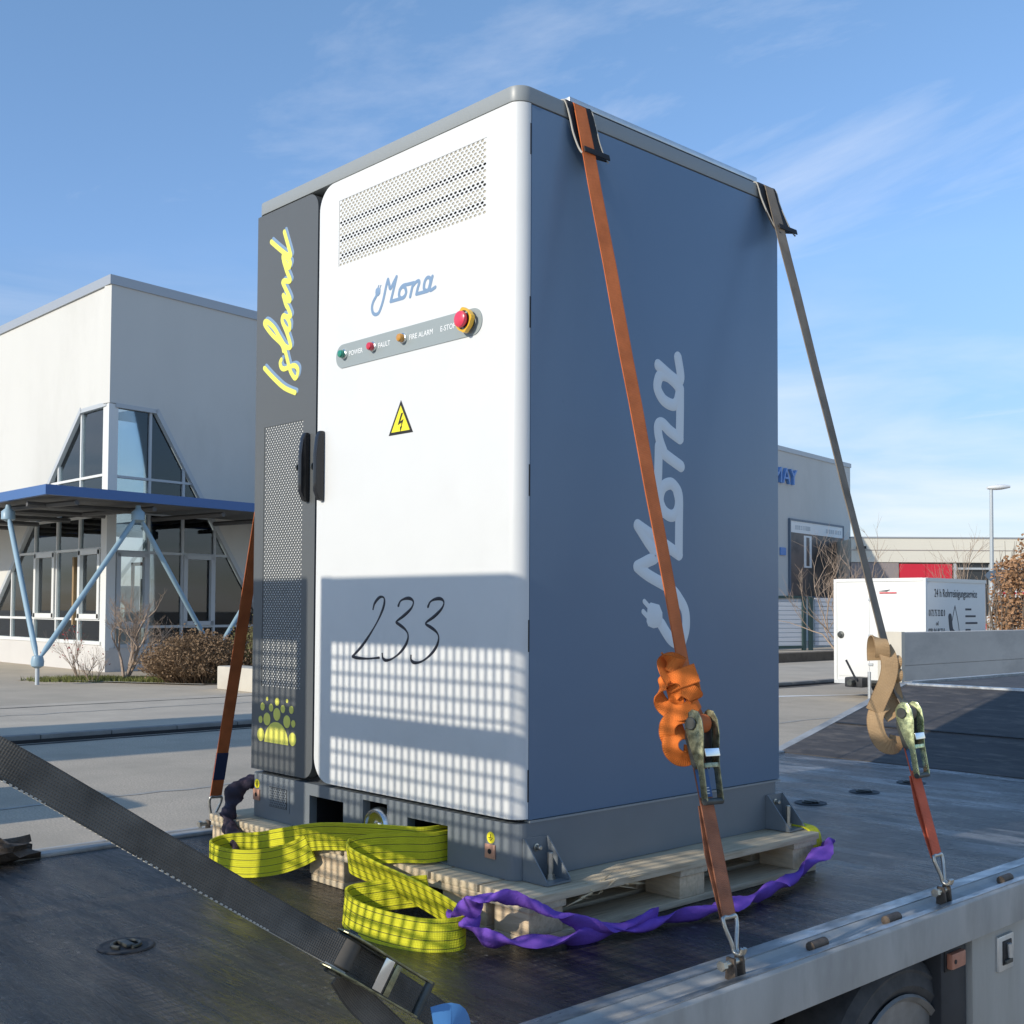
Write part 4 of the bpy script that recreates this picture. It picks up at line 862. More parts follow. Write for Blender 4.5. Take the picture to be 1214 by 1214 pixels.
def perforated(x0, x1, z0, z1, px, pz, r, y, th, rz=None):
    """staggered round holes in a flat sheet"""
    m_ = MB(); rz = rz or r; nr = int(round((z1 - z0) / pz)); pz = (z1 - z0) / nr; nc = int(round((x1 - x0) / px)); px = (x1 - x0) / nc; N = 8
    for j in range(nr):
        za, zb = z0 + j * pz, z0 + (j + 1) * pz; cz = (za + zb) / 2; sh = (j % 2) * px / 2
        cells = [(x0 + sh + i * px) for i in range(nc - (1 if j % 2 else 0))]
        if j % 2:
            for (a, b) in ((x0, x0 + px / 2), (x1 - px / 2, x1)): m_.add([(a, y, za), (b, y, za), (b, y, zb), (a, y, zb)], [(0, 1, 2, 3)])
        for a in cells:
            b = a + px; cx = (a + b) / 2; out = [(b, cz), (b, zb), (cx, zb), (a, zb), (a, cz), (a, za), (cx, za), (b, za)]
            inn = [(cx + r * math.cos(k * math.pi / 4), cz + rz * math.sin(k * math.pi / 4)) for k in range(8)]
            m_.add([(u, y, w) for u, w in out] + [(u, y, w) for u, w in inn] + [(u, y + th, w) for u, w in inn], [(k, (k + 1) % 8, 8 + (k + 1) % 8, 8 + k) for k in range(8)] + [(8 + k, 8 + (k + 1) % 8, 16 + (k + 1) % 8, 16 + k) for k in range(8)])
    return m_
vt = perforated(VX0, VX1, VZ0, VZ1, .0202, .0101, .0070, .0012, .0006, .0044).build('vent_plate', 'white_paint', wd); vt['kind'] = 'stuff'
zz_ = [VZ0]
for z in (3.043, 3.098, 3.155): zz_ += [z - .010, z + .010]
zz_.append(VZ1)
for i in range(len(zz_) - 1):
    MB().box(VX0, VX1, .0030 if i % 2 == 0 else .0120, .0150, zz_[i] + .0002, zz_[i + 1] - .0002).build('louver_slat' if i % 2 == 0 else 'louver_slot', 'louver' if i % 2 == 0 else 'gasket', wd)
# logo strokes (front: reads left to right; x, z in metres on the door)
MONA = [
 [(-.673, 2.8663), (-.6897, 2.849), (-.6951, 2.8317), (-.6891, 2.8147), (-.6758, 2.807), (-.6589, 2.8092), (-.6461, 2.8249), (-.6335, 2.8496), (-.6193, 2.8897), (-.6104, 2.9085)],
 [(-.6104, 2.9085), (-.6040, 2.8910), (-.5971, 2.876), (-.5810, 2.892), (-.5655, 2.908)], [(-.5655, 2.908), (-.5800, 2.871), (-.5947, 2.8344)], [(-.5947, 2.8344), (-.5620, 2.834), (-.5298, 2.8338), (-.5203, 2.839)],
 [(-.5203, 2.839), (-.5155, 2.8491), (-.5206, 2.8634), (-.5339, 2.8693), (-.5463, 2.8629), (-.5518, 2.8496), (-.5477, 2.8388), (-.5352, 2.8342), (-.5203, 2.839)],
 [(-.5481, 2.8633), (-.5321, 2.873), (-.5050, 2.872), (-.4758, 2.8709)], [(-.4775, 2.8708), (-.4843, 2.8584), (-.4945, 2.8307)],
 [(-.4809, 2.8621), (-.4671, 2.8702), (-.4533, 2.8723), (-.4497, 2.8646), (-.4565, 2.8510), (-.4631, 2.8328)], [(-.4631, 2.8328), (-.4350, 2.832), (-.4066, 2.8317)],
 [(-.4083, 2.8325), (-.422, 2.8373), (-.4265, 2.8469), (-.4223, 2.8634), (-.4105, 2.8735), (-.3969, 2.869), (-.3951, 2.8557), (-.4016, 2.8398), (-.4083, 2.8325)],
 [(-.3852, 2.872), (-.396, 2.8451), (-.3982, 2.8348), (-.3914, 2.8309), (-.3714, 2.8359)]]
PLUG = [(-.6750, 2.8895), (-.6700, 2.8925), (-.6520, 2.8905), (-.6490, 2.8850), (-.6515, 2.8700), (-.6600, 2.8645), (-.6700, 2.8640), (-.6760, 2.8690), (-.6775, 2.8800)]
PINS = [[(-.6640, 2.8915), (-.6590, 2.8985)], [(-.6530, 2.8895), (-.6480, 2.8965)]]
def put_logo(name, mp_, w, o, ax, ay, az, m, parent, h=.0008):
    mb = MB()
    for s_ in MONA: stroke(mb, [mp_(p) for p in s_], w, o, ax, ay, az, h)
    P = [mp_(p) for p in PLUG]; c = (sum(p[0] for p in P) / len(P), sum(p[1] for p in P) / len(P))
    V_ = [V3(o) + ax * p[0] + ay * p[1] for p in P] + [V3(o) + ax * (c[0] + (p[0] - c[0]) * .93) + ay * (c[1] + (p[1] - c[1]) * .93) + az * (h * 1.12) for p in P]; k = len(P)
    mb.add(V_, [(i, (i + 1) % k, k + (i + 1) % k, k + i) for i in range(k)] + [tuple(range(k, 2 * k))])
    for s_ in PINS: stroke(mb, [mp_(p) for p in s_], w * .42, o, ax, ay, az, h * .9)
    return mb.build(name, m, parent, smooth=40)
put_logo('script_logo', lambda p: p, .0118, (0, -.0003, 0), X, Zv, -Y, 'paleblue_print', wd)
# side logo: same drawing, read upwards on the blue panel.  reading dir = +z, letter tops towards -y
def side_map(p):
    s_, t_ = p[0] + .5947, p[1] - 2.8344            # from the foot of the M
    zs = 2.0329 + s_ * (.6365 / .2233); ys = .7123 - t_ * (.2021 / .0740)
    if p[1] < 2.828: ys = .7123 + (2.828 - p[1]) * 1.75
    return (ys, zs)
put_logo('script_logo', side_map, .0395, (.0004, 0, 0), Y, Zv, X, 'logo_grey', bpy.data.objects['side_panel'], .0011)
# marker number
num = MB()
for s_ in ([(-.6734, 1.8537), (-.6648, 1.8724), (-.6417, 1.8895), (-.6211, 1.891), (-.6133, 1.8802), (-.6206, 1.8555), (-.6458, 1.8181), (-.6868, 1.7739), (-.7338, 1.732), (-.7845, 1.6973)],
           [(-.7845, 1.6973), (-.7546, 1.6935), (-.7013, 1.6929), (-.6397, 1.6981)],
           [(-.5415, 1.8633), (-.5303, 1.8785), (-.5058, 1.8861), (-.4814, 1.886), (-.4658, 1.8755), (-.4762, 1.856), (-.51, 1.8347), (-.5443, 1.8177), (-.5517, 1.8115), (-.5342, 1.8042), (-.5045, 1.7895), (-.4906, 1.7717), (-.499, 1.7475), (-.5281, 1.7195), (-.5675, 1.6985), (-.6002, 1.6912), (-.6182, 1.6967), (-.6225, 1.7104)],
           [(-.3944, 1.8607), (-.3838, 1.8755), (-.3631, 1.8834), (-.3355, 1.8851), (-.3195, 1.8754), (-.3283, 1.8565), (-.3624, 1.8329), (-.3994, 1.8149), (-.4031, 1.8075), (-.3806, 1.799), (-.3527, 1.7848), (-.3424, 1.7675), (-.3522, 1.7424), (-.3819, 1.7152), (-.4215, 1.6947), (-.4547, 1.689), (-.474, 1.6957), (-.4757, 1.7091)]):
    stroke(num, s_, .0085, (0, -.0003, 0), X, Zv, -Y, .0004, 6, .28)
num.build('marker_number', 'marker_black', wd, smooth=40)['label'] = 'hand-written number 233 in black marker'
# control strip
cp_o = rrect(-.893, -.153, 2.658, 2.738, (.0395, .0395, .0395, .0395), 10)
cp = MB().prism([(a, -.0025, b) for a, b in cp_o], (0, .0022, 0)).build('control_strip', 'panel_grey', wd)
def cap(x, z, m, name):
    c = MB().lathe((x, -.0026, z), -Y, [(.0165, 0), (.0165, .006), (.0135, .008)], 20).build('lamp_bezel', 'chrome', wd, smooth=35)
    MB().lathe((x, -.0106, z), -Y, [(.0135, 0), (.0135, .010), (.011, .0145), (.004, .0165), (0, .0168)], 20).build(name, m, wd, smooth=40)
cap(-.8426, 2.702, 'green_lamp', 'indicator_lamp'); cap(-.6809, 2.7014, 'red_lamp', 'indicator_lamp'); cap(-.522, 2.7028, 'amber_lamp', 'indicator_lamp')
for (s_, x_, sz, sc) in (('POWER', -.8185, .0235, .95), ('FAULT', -.6560, .0235, .92), ('FIRE ALARM', -.4950, .0235, .95), ('E-STOP', -.3430, .0235, .95)):
    text_mb(s_, sz, (x_, -.0026, 2.6935), X, Zv, .0006, 'LEFT', sc).build('lettering', 'text_white', wd)
MB().lathe((-.2080, -.0026, 2.702), -Y, [(.024, 0), (.024, .010), (.022, .012), (.020, .016)], 24).build('stop_base', 'gasket', wd, smooth=35)
mb = MB(); N = 28
for (r0_, r1_, h0_, h1_) in ((.028, .034, .012, .026),):
    V_ = []
    for k in range(N):
        a = 2 * math.pi * k / N; rr = r1_ + (.004 if k % 7 < 2 else 0)
        for (r_, h_) in ((r0_, h0_), (rr, h0_), (rr, h1_), (r0_, h1_)): V_.append((-.2080 + r_ * math.cos(a), -.0026 - h_, 2.702 + r_ * math.sin(a)))
    mb.add(V_, [(4 * k + j, 4 * k + (j + 1) % 4, 4 * ((k + 1) % N) + (j + 1) % 4, 4 * ((k + 1) % N) + j) for k in range(N) for j in range(4)])
mb.build('stop_guard', 'yellow_plastic', wd, smooth=35)
MB().lathe((-.2080, -.0186, 2.702), -Y, [(.011, 0), (.011, .010), (.023, .013), (.025, .019), (.023, .025), (.016, .028), (0, .029)], 28).build('stop_button', 'red_button', wd, smooth=40)
# warning triangle
def tri(o, L_, y): 
    h = L_ * math.sqrt(3) / 2; return [(o[0] - L_ / 2, y, o[1] - h / 3), (o[0] + L_ / 2, y, o[1] - h / 3), (o[0], y, o[1] + 2 * h / 3)]
tc_ = (-.5363, 2.4387)
ts = MB().prism(tri(tc_, .124, -.0012), (0, .001, 0)).build('warning_sign', 'sign_black', wd, bevel=.0004); ts['label'] = 'yellow electric shock warning triangle'
MB().prism(tri(tc_, .094, -.0020), (0, .0007, 0)).build('sign_field', 'sign_yellow', wd)
mb = MB(); cx, cz = tc_
for poly in ([(.004, .030), (.013, .030), (-.001, .004), (.016, .010), (.006, -.012), (.003, -.012), (.006, .000), (-.014, -.007)], [(.009, -.011), (-.002, -.013), (-.001, -.030)]):
    mb.prism([(cx + a, -.0026, cz + b) for a, b in poly], (0, .0005, 0))
mb.build('bolt_symbol', 'sign_black', wd)
# ---- dark narrow door
EX0, EX1, EZ0, EZ1 = -1.419, -1.0155, 1.270, 3.302; GX0, GX1, GZ0, GZ1 = -1.350, -1.093, 1.571, 2.512
d = MB()
right = rrect(GX1, EX1, EZ0, EZ1, (0, .055, .055, 0), 10); face2 = lambda poly, y=.001: d.add([(a, y, b) for a, b in poly], [tuple(range(len(poly)))])
face2(right); face2([(EX0 + .006, EZ0), (GX0, EZ0), (GX0, EZ1), (EX0 + .006, EZ1)]); face2([(GX0, EZ0), (GX1, EZ0), (GX1, GZ0), (GX0, GZ0)]); face2([(GX0, GZ1), (GX1, GZ1), (GX1, EZ1), (GX0, EZ1)])
d.add([(EX0 + .006, .001, EZ0), (EX0 + .006, .001, EZ1), (EX0, .007, EZ1), (EX0, .007, EZ0)], [(0, 1, 2, 3)]); d.add([(EX0, .007, EZ0), (EX0, .007, EZ1), (EX0, .04, EZ1), (EX0, .04, EZ0)], [(0, 1, 2, 3)])
for i in range(len(right)):
    p, q = right[i], right[(i + 1) % len(right)]
    if p[0] == GX1 and q[0] == GX1: continue
    d.add([(p[0], .001, p[1]), (q[0], .001, q[1]), (q[0], .036, q[1]), (p[0], .036, p[1])], [(0, 1, 2, 3)])
d.add([(EX0 + .006, .001, EZ0), (GX1, .001, EZ0), (GX1, .036, EZ0), (EX0 + .006, .036, EZ0)], [(0, 1, 2, 3)])
dd_ = d.build('dark_door', 'dark_paint', cab)
gp = perforated(GX0, GX1, GZ0, GZ1, .0172, .0086, .0052, .0022, .0010, .0034).build('grille_plate', 'dark_paint', dd_); gp['kind'] = 'stuff'
MB().box(GX0 - .01, GX1 + .01, .0044, .009, GZ0 - .01, GZ1 + .01).build('filter_mat', 'filter_cloth', dd_)
ISL = [[(-1.3544, 2.7315), (-1.301, 2.6929), (-1.223, 2.6433), (-1.1475, 2.6141)],
 [(-1.2406, 2.7452), (-1.248, 2.7352), (-1.2399, 2.7174), (-1.2195, 2.7089), (-1.1894, 2.7113), (-1.1546, 2.7116), (-1.1322, 2.6961), (-1.1341, 2.6747), (-1.1487, 2.6659), (-1.1688, 2.6824), (-1.1842, 2.7037), (-1.2, 2.739), (-1.2185, 2.7776), (-1.2367, 2.7971)],
 [(-1.2261, 2.7761), (-1.2419, 2.8035), (-1.3047, 2.8473), (-1.353, 2.8893), (-1.356, 2.904), (-1.3321, 2.897), (-1.2896, 2.8671), (-1.2527, 2.8274), (-1.2163, 2.7911), (-1.1859, 2.7807), (-1.1812, 2.7909), (-1.2073, 2.8392), (-1.2282, 2.8704)],
 [(-1.1874, 2.8468), (-1.1974, 2.8457), (-1.223, 2.8639), (-1.2388, 2.8888), (-1.229, 2.9037), (-1.2034, 2.8881), (-1.1879, 2.8661), (-1.1875, 2.8495)],
 [(-1.2289, 2.9009), (-1.1884, 2.8923), (-1.1836, 2.8983), (-1.2017, 2.9263), (-1.2145, 2.9405), (-1.2332, 2.9776)],
 [(-1.2332, 2.9776), (-1.2049, 2.9556), (-1.1872, 2.9494), (-1.1951, 2.9675), (-1.2316, 3.0161), (-1.2369, 3.0283), (-1.2166, 3.0283)],
 [(-1.2319, 3.03), (-1.1913, 3.0204), (-1.1915, 3.0301), (-1.2124, 3.062), (-1.2335, 3.1026)],
 [(-1.1925, 3.0717), (-1.2129, 3.0843), (-1.2363, 3.1115), (-1.2341, 3.125), (-1.2084, 3.1082), (-1.1877, 3.0845), (-1.1949, 3.0708)],
 [(-1.3182, 3.1914), (-1.2707, 3.1582), (-1.2188, 3.1244), (-1.1883, 3.1094), (-1.1938, 3.1299), (-1.2309, 3.2077)]]
for (nm, m_, off, h0_) in (('script_shadow', 'paleblue_print', (.0115, .0065), .0004), ('script_lettering', 'yellow_print', (0, 0), .0011)):
    mb = MB()
    for s_ in ISL: stroke(mb, [(a + off[0], b + off[1]) for a, b in s_], .0185, (0, .001 - (.0003 if off[0] else .0008), 0), X, Zv, -Y, h0_)
    mb.build(nm, m_, dd_, smooth=40)
sun_ = MB()
for (x_, z_, r_) in ((-1.3068, 1.5275, .0072), (-1.1756, 1.5277, .0073), (-1.2409, 1.521, .0144), (-1.338, 1.4981, .0145), (-1.2808, 1.4978, .0142), (-1.2026, 1.4979, .0143), (-1.148, 1.4984, .0142), (-1.242, 1.4765, .0228), (-1.3076, 1.4551, .0230), (-1.176, 1.4552, .0225), (-1.351, 1.4508, .0132), (-1.1345, 1.4509, .0130), (-1.3484, 1.3965, .0238), (-1.1385, 1.3968, .0235)):
    sun_.lathe((x_, .0008, z_), -Y, [(r_, 0), (r_ * .97, .0008), (0, .0009)], 24)
sun_.prism([(-1.2434 + .0790 * math.cos(R(180 * k / 28)), -.0002, 1.3735 + .0755 * math.sin(R(180 * k / 28))) for k in range(29)], (0, .0006, 0))
sun_.build('sun_emblem', 'yellow_print', dd_)
# door handles
def handle(x, z0, z1, par, lean):
    w = .011; prof = [(0, z0), (.018, z0 + .004), (.033, z0 + .035), (.034, z0 + .065), (.034, z1 - .08), (.026, z1 - .02), (.016, z1), (0, z1)]
    h_ = MB().prism([(x - w, -a - .001, b) for a, b in prof], (2 * w, 0, 0)).build('door_handle', 'handle_black', par, bevel=.005)
    MB().prism([(x - w - .007, -a, b) for a, b in ((.006, z0 + .05), (.026, z0 + .05), (.029, z0 + .07), (.029, z1 - .075), (.024, z1 - .06), (.006, z1 - .06))], (.0068, 0, 0)).build('handle_lever', 'handle_black', h_, bevel=.003)
    MB().lathe((x - w - .0075, -.022, (z0 + z1) / 2), -X, [(.013, 0), (.013, .006), (.010, .009), (.006, .009)], 16).build('lock_barrel', 'ratchet_dark', h_, smooth=35)
    MB().lathe((x - w - .0075, -.02, z0 + .063), -X, [(.006, 0), (.006, .003)], 10).build('screw', 'chrome', h_)
handle(-1.060, 2.2204, 2.4615, dd_, 0); handle(-.968, 2.2174, 2.4583, wd, 0)
for z in (3.20, 2.70, 2.22, 1.78, 1.36):
    MB().box(-.006, .0009, .0425, .0472, z - .045, z + .045).build('hinge_notch', 'gasket', cab)
# roof rail on the lid edge above the blue side
rr = MB().box(-.055, -.012, .215, 1.165, ZT + .012, ZT + .030).build('roof_rail', 'aluminium', cab, bevel=.003); MB().tube([(-.02, .20 + .03 * i, ZT + .009 + .002 * math.sin(i * 1.3)) for i in range(33)], .008, 8).build('seal_strip', 'rubber', cab, smooth=50)
for i in range(7): MB().lathe((-.034, .25 + i * .145, ZT + .030), Zv, [(.007, 0), (.007, .006), (.004, .008)], 8).build('rail_bolt', 'chrome', rr)
# ---- plinth
pp = MB(); pr = plan(-CW - .001, .001, 0.0, CD_ - .002, .040, 8)
# front wall is built from pieces around three pockets
pk = [(-1.027, -.828, 1.105, 1.217), (-.720, -.590, 1.105, 1.240), (-.487, -.294, 1.105, 1.214)]
zs0, zs1 = CB, ZP
fx = [-1.376] + [v for q in pk for v in q[:2]] + [-.039]
for i in range(0, len(fx), 2): pp.add([(fx[i], 0, zs0), (fx[i + 1], 0, zs0), (fx[i + 1], 0, zs1), (fx[i], 0, zs1)], [(0, 1, 2, 3)])
for (a, b, z0, z1) in pk:
    pp.add([(a, 0, z1), (b, 0, z1), (b, 0, zs1), (a, 0, zs1)], [(0, 1, 2, 3)]); pp.add([(a, 0, zs0), (b, 0, zs0), (b, 0, z0), (a, 0, z0)], [(0, 1, 2, 3)])
    for (p, q) in (((a, z0), (a, z1)), ((b, z0), (b, z1)), ((a, z1), (b, z1)), ((a, z0), (b, z0))): pp.add([(p[0], 0, p[1]), (q[0], 0, q[1]), (q[0], .03, q[1]), (p[0], .03, p[1])], [(0, 1, 2, 3)])
ring = [p for p in pr]
for i in range(len(ring)):
    p, q = ring[i], ring[(i + 1) % len(ring)]
    if abs(p[1]) < 1e-6 and abs(q[1]) < 1e-6: continue
    pp.add([(p[0], p[1], zs0), (q[0], q[1], zs0), (q[0], q[1], zs1), (p[0], p[1], zs1)], [(0, 1, 2, 3)])
pp.add([(a, b, zs1) for a, b in pr], [tuple(range(len(pr)))])
pln = pp.build('plinth', 'plinth_paint', cab); bm = bmesh.new(); bm.from_mesh(pln.data); bmesh.ops.remove_doubles(bm, verts=bm.verts, dist=2e-3); bm.to_mesh(pln.data); bm.free()
pln.data.polygons.foreach_set('use_smooth', [True] * len(pln.data.polygons)); pln.data.set_sharp_from_angle(angle=R(30))
for (a, b, z0, z1) in pk: 
    t5 = MB()
    for (p, q) in (((a, z0), (a, z1)), ((b, z0), (b, z1)), ((a, z1), (b, z1)), ((a, z0), (b, z0))): t5.add([(p[0], .0301, p[1]), (q[0], .0301, q[1]), (q[0], .6, q[1]), (p[0], .6, p[1])], [(0, 1, 2, 3)])
    t5.add([(a, .6, z0), (b, .6, z0), (b, .6, z1), (a, .6, z1)], [(0, 1, 2, 3)]); t5.build('fork_pocket', 'gasket', pln)
MB().lathe((-.640, .02, 1.166), -Y, [(.060, 0), (.060, .022), (.053, .034), (.046, .034), (.044, .026), (.030, .022), (.014, .024), (.012, .032), (0, .033)], 32).build('round_socket', 'chrome', pln, smooth=35)
for (x_, z_) in ((-1.3665, 1.218), (-.104, 1.2077)):
    e_ = MB().lathe((x_, -.0004, z_), -Y, [(.0165, 0), (.0165, .0006)], 24).build('earth_label', 'sign_yellow', pln)
    mb = MB(); mb.box(x_ - .0012, x_ + .0012, -.0016, -.0011, z_, z_ + .010)
    for k in range(3): mb.box(x_ - .009 + .003 * k, x_ + .009 - .003 * k, -.0016, -.0011, z_ - .0015 - .004 * k, z_ + .0005 - .004 * k)
    mb.build('earth_symbol', 'sign_black', e_)
    c_ = MB().box(x_ - .021, x_ + .021, -.005, -.0002, z_ - .058, z_ - .0185).build('earth_plate', 'copper', pln, bevel=.001)
    MB().lathe((x_, -.0051, z_ - .038), -Y, [(.0075, 0), (.0075, .0008)], 14).build('bolt_hole', 'gasket', c_)
gl_ = perforated(-1.281, -1.170, 1.150, 1.216, .0111, .00825, .0034, -.0016, .0012, .0030).build('speaker_grille', 'plinth_paint', pln); gl_['kind'] = 'stuff'
MB().box(-1.283, -1.168, -.0006, -.0003, 1.148, 1.218).build('grille_back', 'gasket', pln)
MB().box(-1.165, -1.150, -.0016, -.0002, 1.138, 1.216).build('grille_frame', 'plinth_paint', pln)
# floor brackets
def bracket(y0, y1):
    b_ = MB().box(.0015, .0065, y0, y1, 1.101, 1.216).build('floor_bracket', 'plinth_paint', cab)
    MB().box(.0066, .098, y0, y1, 1.101, 1.106).build('bracket_foot', 'plinth_paint', b_)
    for (ya, yb) in ((y0, y0 + .004), (y1 - .004, y1)): MB().prism([(.0068, ya, 1.1062), (.097, ya, 1.1062), (.097, ya, 1.112), (.010, ya, 1.215), (.0068, ya, 1.215)], (0, yb - ya, 0)).build('gusset', 'plinth_paint', b_)
    ym = (y0 + y1) / 2
    MB().lathe((.0067, ym, 1.188), X, [(.011, 0), (.011, .003), (.007, .004), (.007, .018), (.005, .02)], 12).build('bolt', 'steel_bolt', b_, smooth=35)
    MB().lathe((.055, ym + .008, 1.1063), Zv, [(.017, 0), (.017, .003), (.0128, .0031), (.0128, .014), (.0082, .0141), (.0082, .072), (.006, .074)], 6).build('anchor_bolt', 'steel_bolt', b_)
bracket(.024, .118); bracket(1.187, 1.281)

# ================================================================== LASHINGS
def densify(P, n=6): return crom(P, n)
def strapline(P, side, n=1):
    P = [V3(p) for p in P]; return P, [V3(side)] * len(P)
def wire_hook(parent, top, tip, side, spread=.024, r=.0055):
    """two rods running from the ends of a cross bar together into a claw"""
    mb = MB(); u = (tip - top).normalized(); s_ = side.normalized(); n_ = u.cross(s_); L_ = (tip - top).length
    for k in (-1, 1):
        mb.tube(crom([top + s_ * (spread * k * .2), top + s_ * (spread * k), top + s_ * (spread * k) + u * L_ * .25, top + s_ * (.010 * k) + u * L_ * .68, top + s_ * (.0062 * k) + u * L_ * .92, top + s_ * (.0060 * k) + u * L_ * 1.0 + n_ * .016, top + s_ * (.006 * k) + u * L_ * .86 + n_ * .026], 5), r, 8)
    mb.tube([top - s_ * spread, top + s_ * spread], r, 8)
    return mb.build('hook', 'hook_steel', parent, smooth=50)
def shackle(x, y, z):
    l_ = MB(); 
    for k in (-1, 1): l_.prism([(x - .016, y + k * .017 - .005, z - .01), (x + .018, y + k * .017 - .005, z - .01), (x + .012, y + k * .017 - .005, z + .050), (x - .012, y + k * .017 - .005, z + .052)], (0, .010, 0))
    o_ = l_.build('lashing_lug', 'rusty', ll, bevel=.003)
    MB().tube([(x, y - .045, z + .038), (x, y + .03, z + .038)], .0085, 10).build('lug_bolt', 'steel_bolt', o_, smooth=50); MB().lathe((x, y - .058, z + .038), Y, [(.013, 0), (.014, .012), (.010, .014)], 6).build('bolt_head', 'steel_bolt', o_)
    return o_
def ratchet(parent, c, u, s_, n_, m_plate, m_arm, m_wound, name='ratchet', sc=1.0):
    """c: spool centre, u: down the strap, s_: across, n_: away from the load"""
    prof = [(-.028, .002), (-.034, .018), (-.026, .034), (-.004, .042), (.030, .040), (.065, .031), (.105, .022), (.195, .014), (.204, .005), (.197, -.005), (.120, .002), (.060, -.010), (.015, -.016), (-.015, -.012)]
    mb = MB()
    for k, off in ((-1, -.0335), (1, .030)):
        mb.prism([c + u * (a * sc) + n_ * (b * sc) + s_ * (off * sc) for a, b in prof], s_ * (.0035 * sc))
    r_ = mb.build(name, m_plate, parent, bevel=.0012)
    p2 = [(-.020, -.006), (-.026, .010), (-.010, .022), (.025, .020), (.085, .006), (.115, -.010), (.10, -.020), (.03, -.024)]
    mb = MB()
    for off in (-.029, .0255): mb.prism([c + u * (a * sc) + n_ * (b * sc) + s_ * (off * sc) for a, b in p2], s_ * (.003 * sc))
    mb.build('frame_plate', m_arm, r_, bevel=.001)
    # toothed wheels, spool with wound strap, cross plate, grip bar
    for off in (-.039, .0335):
        V_ = MB(); V_.lathe(c + s_ * (off * sc) + n_ * .008, s_, [(.015, 0), (.017, .002), (.015, .004), (.008, .004), (.008, .007)], 10); V_.build('ratchet_wheel', m_arm, r_)
    MB().lathe(c - s_ * .0245 * sc + n_ * .006, s_, [(.021, 0), (.024, .002), (.024, .045), (.021, .047)], 20).build('wound_strap', m_wound, r_, smooth=40)
    MB().obox(c + u * .078 * sc + n_ * .030 * sc, s_, u, n_, .0285 * sc, .010, .0018).build('pawl_plate', 'chrome', r_, bevel=.001)
    MB().obox(c + u * .108 * sc + n_ * .020 * sc, s_, u, n_, .0285 * sc, .006, .0016).build('pawl_plate', m_plate, r_, bevel=.001)
    MB().tube([c + u * .196 * sc + n_ * .005 * sc - s_ * .034 * sc, c + u * .196 * sc + n_ * .005 * sc + s_ * .034 * sc], .0085 * sc, 12).build('grip_bar', m_arm, r_, smooth=50)
    return r_
def loc2(c, u, s_, n_): return lambda a, b, d: c + u * a + s_ * b + n_ * d

def side_strap(top, hook, left_top, left_hook, label, mats, fr, seed):
    """webbing from the far hook, over the lid, down to knot and ratchet, then the short lower piece"""
    top, hook = V3(top), V3(hook); u = (hook - top).normalized(); n_ = V3((u.z * -1, 0, u.x)).normalized(); n_ = (n_ - u * n_.dot(u)).normalized()
    if n_.x < 0: n_ = -n_
    s_ = n_.cross(u).normalized()
    if s_.y < 0: s_ = -s_
    L_ = (hook - top).length; t = thing('ratchet_strap', hook + V3((0, 0, -.03)), label, 'lashing strap')
    c = top + u * (L_ * fr)                                   # spool
    lt_, lh = V3(left_top), V3(left_hook)
    pts = [lh + (lt_ - lh).normalized() * .10]
    ul = (lt_ - lh).normalized()
    for k in range(1, 10): pts.append(lh + ul * (.10 + ((lt_ - lh).length - .13) * k / 9))
    pts += [lt_ + V3((-.001, 0, .0)), lt_ + V3((.012, 0, .0065)), lt_ + V3((.06, 0, .0072))]
    for k in range(1, 6): pts.append((lt_ + V3((.06, 0, .0072))).lerp(top + V3((-.06, 0, .0072)), k / 6))
    pts += [top + V3((-.06, 0, .0072)), top + V3((-.014, 0, .0068)), top + V3((.004, 0, -.004))]
    for k in range(1, 14):
        w = .004 * math.sin(k * 1.9 + seed); pts.append(top + u * ((L_ * fr) * k / 13.5) + n_ * (.004) + s_ * w * .3)
    pts.append(c + n_ * .026)
    sd = []
    for i, p in enumerate(pts):
        tw = .0
        if p.x > .02: tw = .10 * math.sin((p - top).length * 2.2 + seed)
        sd.append((s_ + n_ * tw).normalized())
    MB().ribbon(pts, sd, .050, .0035).build('upper_webbing', mats[0], t, smooth=40)
    # lower webbing, slightly V-shaped pair of layers into the hook
    p0 = c + u * .085 + n_ * (-.006); p1 = hook - u * .072
    lw = MB()
    lw.ribbon([p0, p0.lerp(p1, .33), p0.lerp(p1, .66), p1], [s_] * 4, .050, .004)
    lw.ribbon([p0.lerp(p1, .3) - n_ * .006, p0.lerp(p1, .6) - n_ * .012 - s_ * .004, p1 - n_ * .006], [(s_ + n_ * .1).normalized()] * 3, .049, .0035)
    lw.build('lower_webbing', mats[1], t, smooth=40)
    q = p0.lerp(p1, .16); MB().obox(q + n_ * .0033, s_, u, n_, .0245, .035, .0008).build('load_label', 'label_blue', t)
    mb = MB()
    for k in range(3): mb.obox(q + n_ * .0043 + u * (.012 + k * .007), s_, u, n_, .016, .0013, .0002)
    mb.build('label_print', 'sign_white', t)
    wire_hook(t, hook - u * .076, hook + u * .012, s_)
    return t, c, u, s_, n_, loc2(c, u, s_, n_)

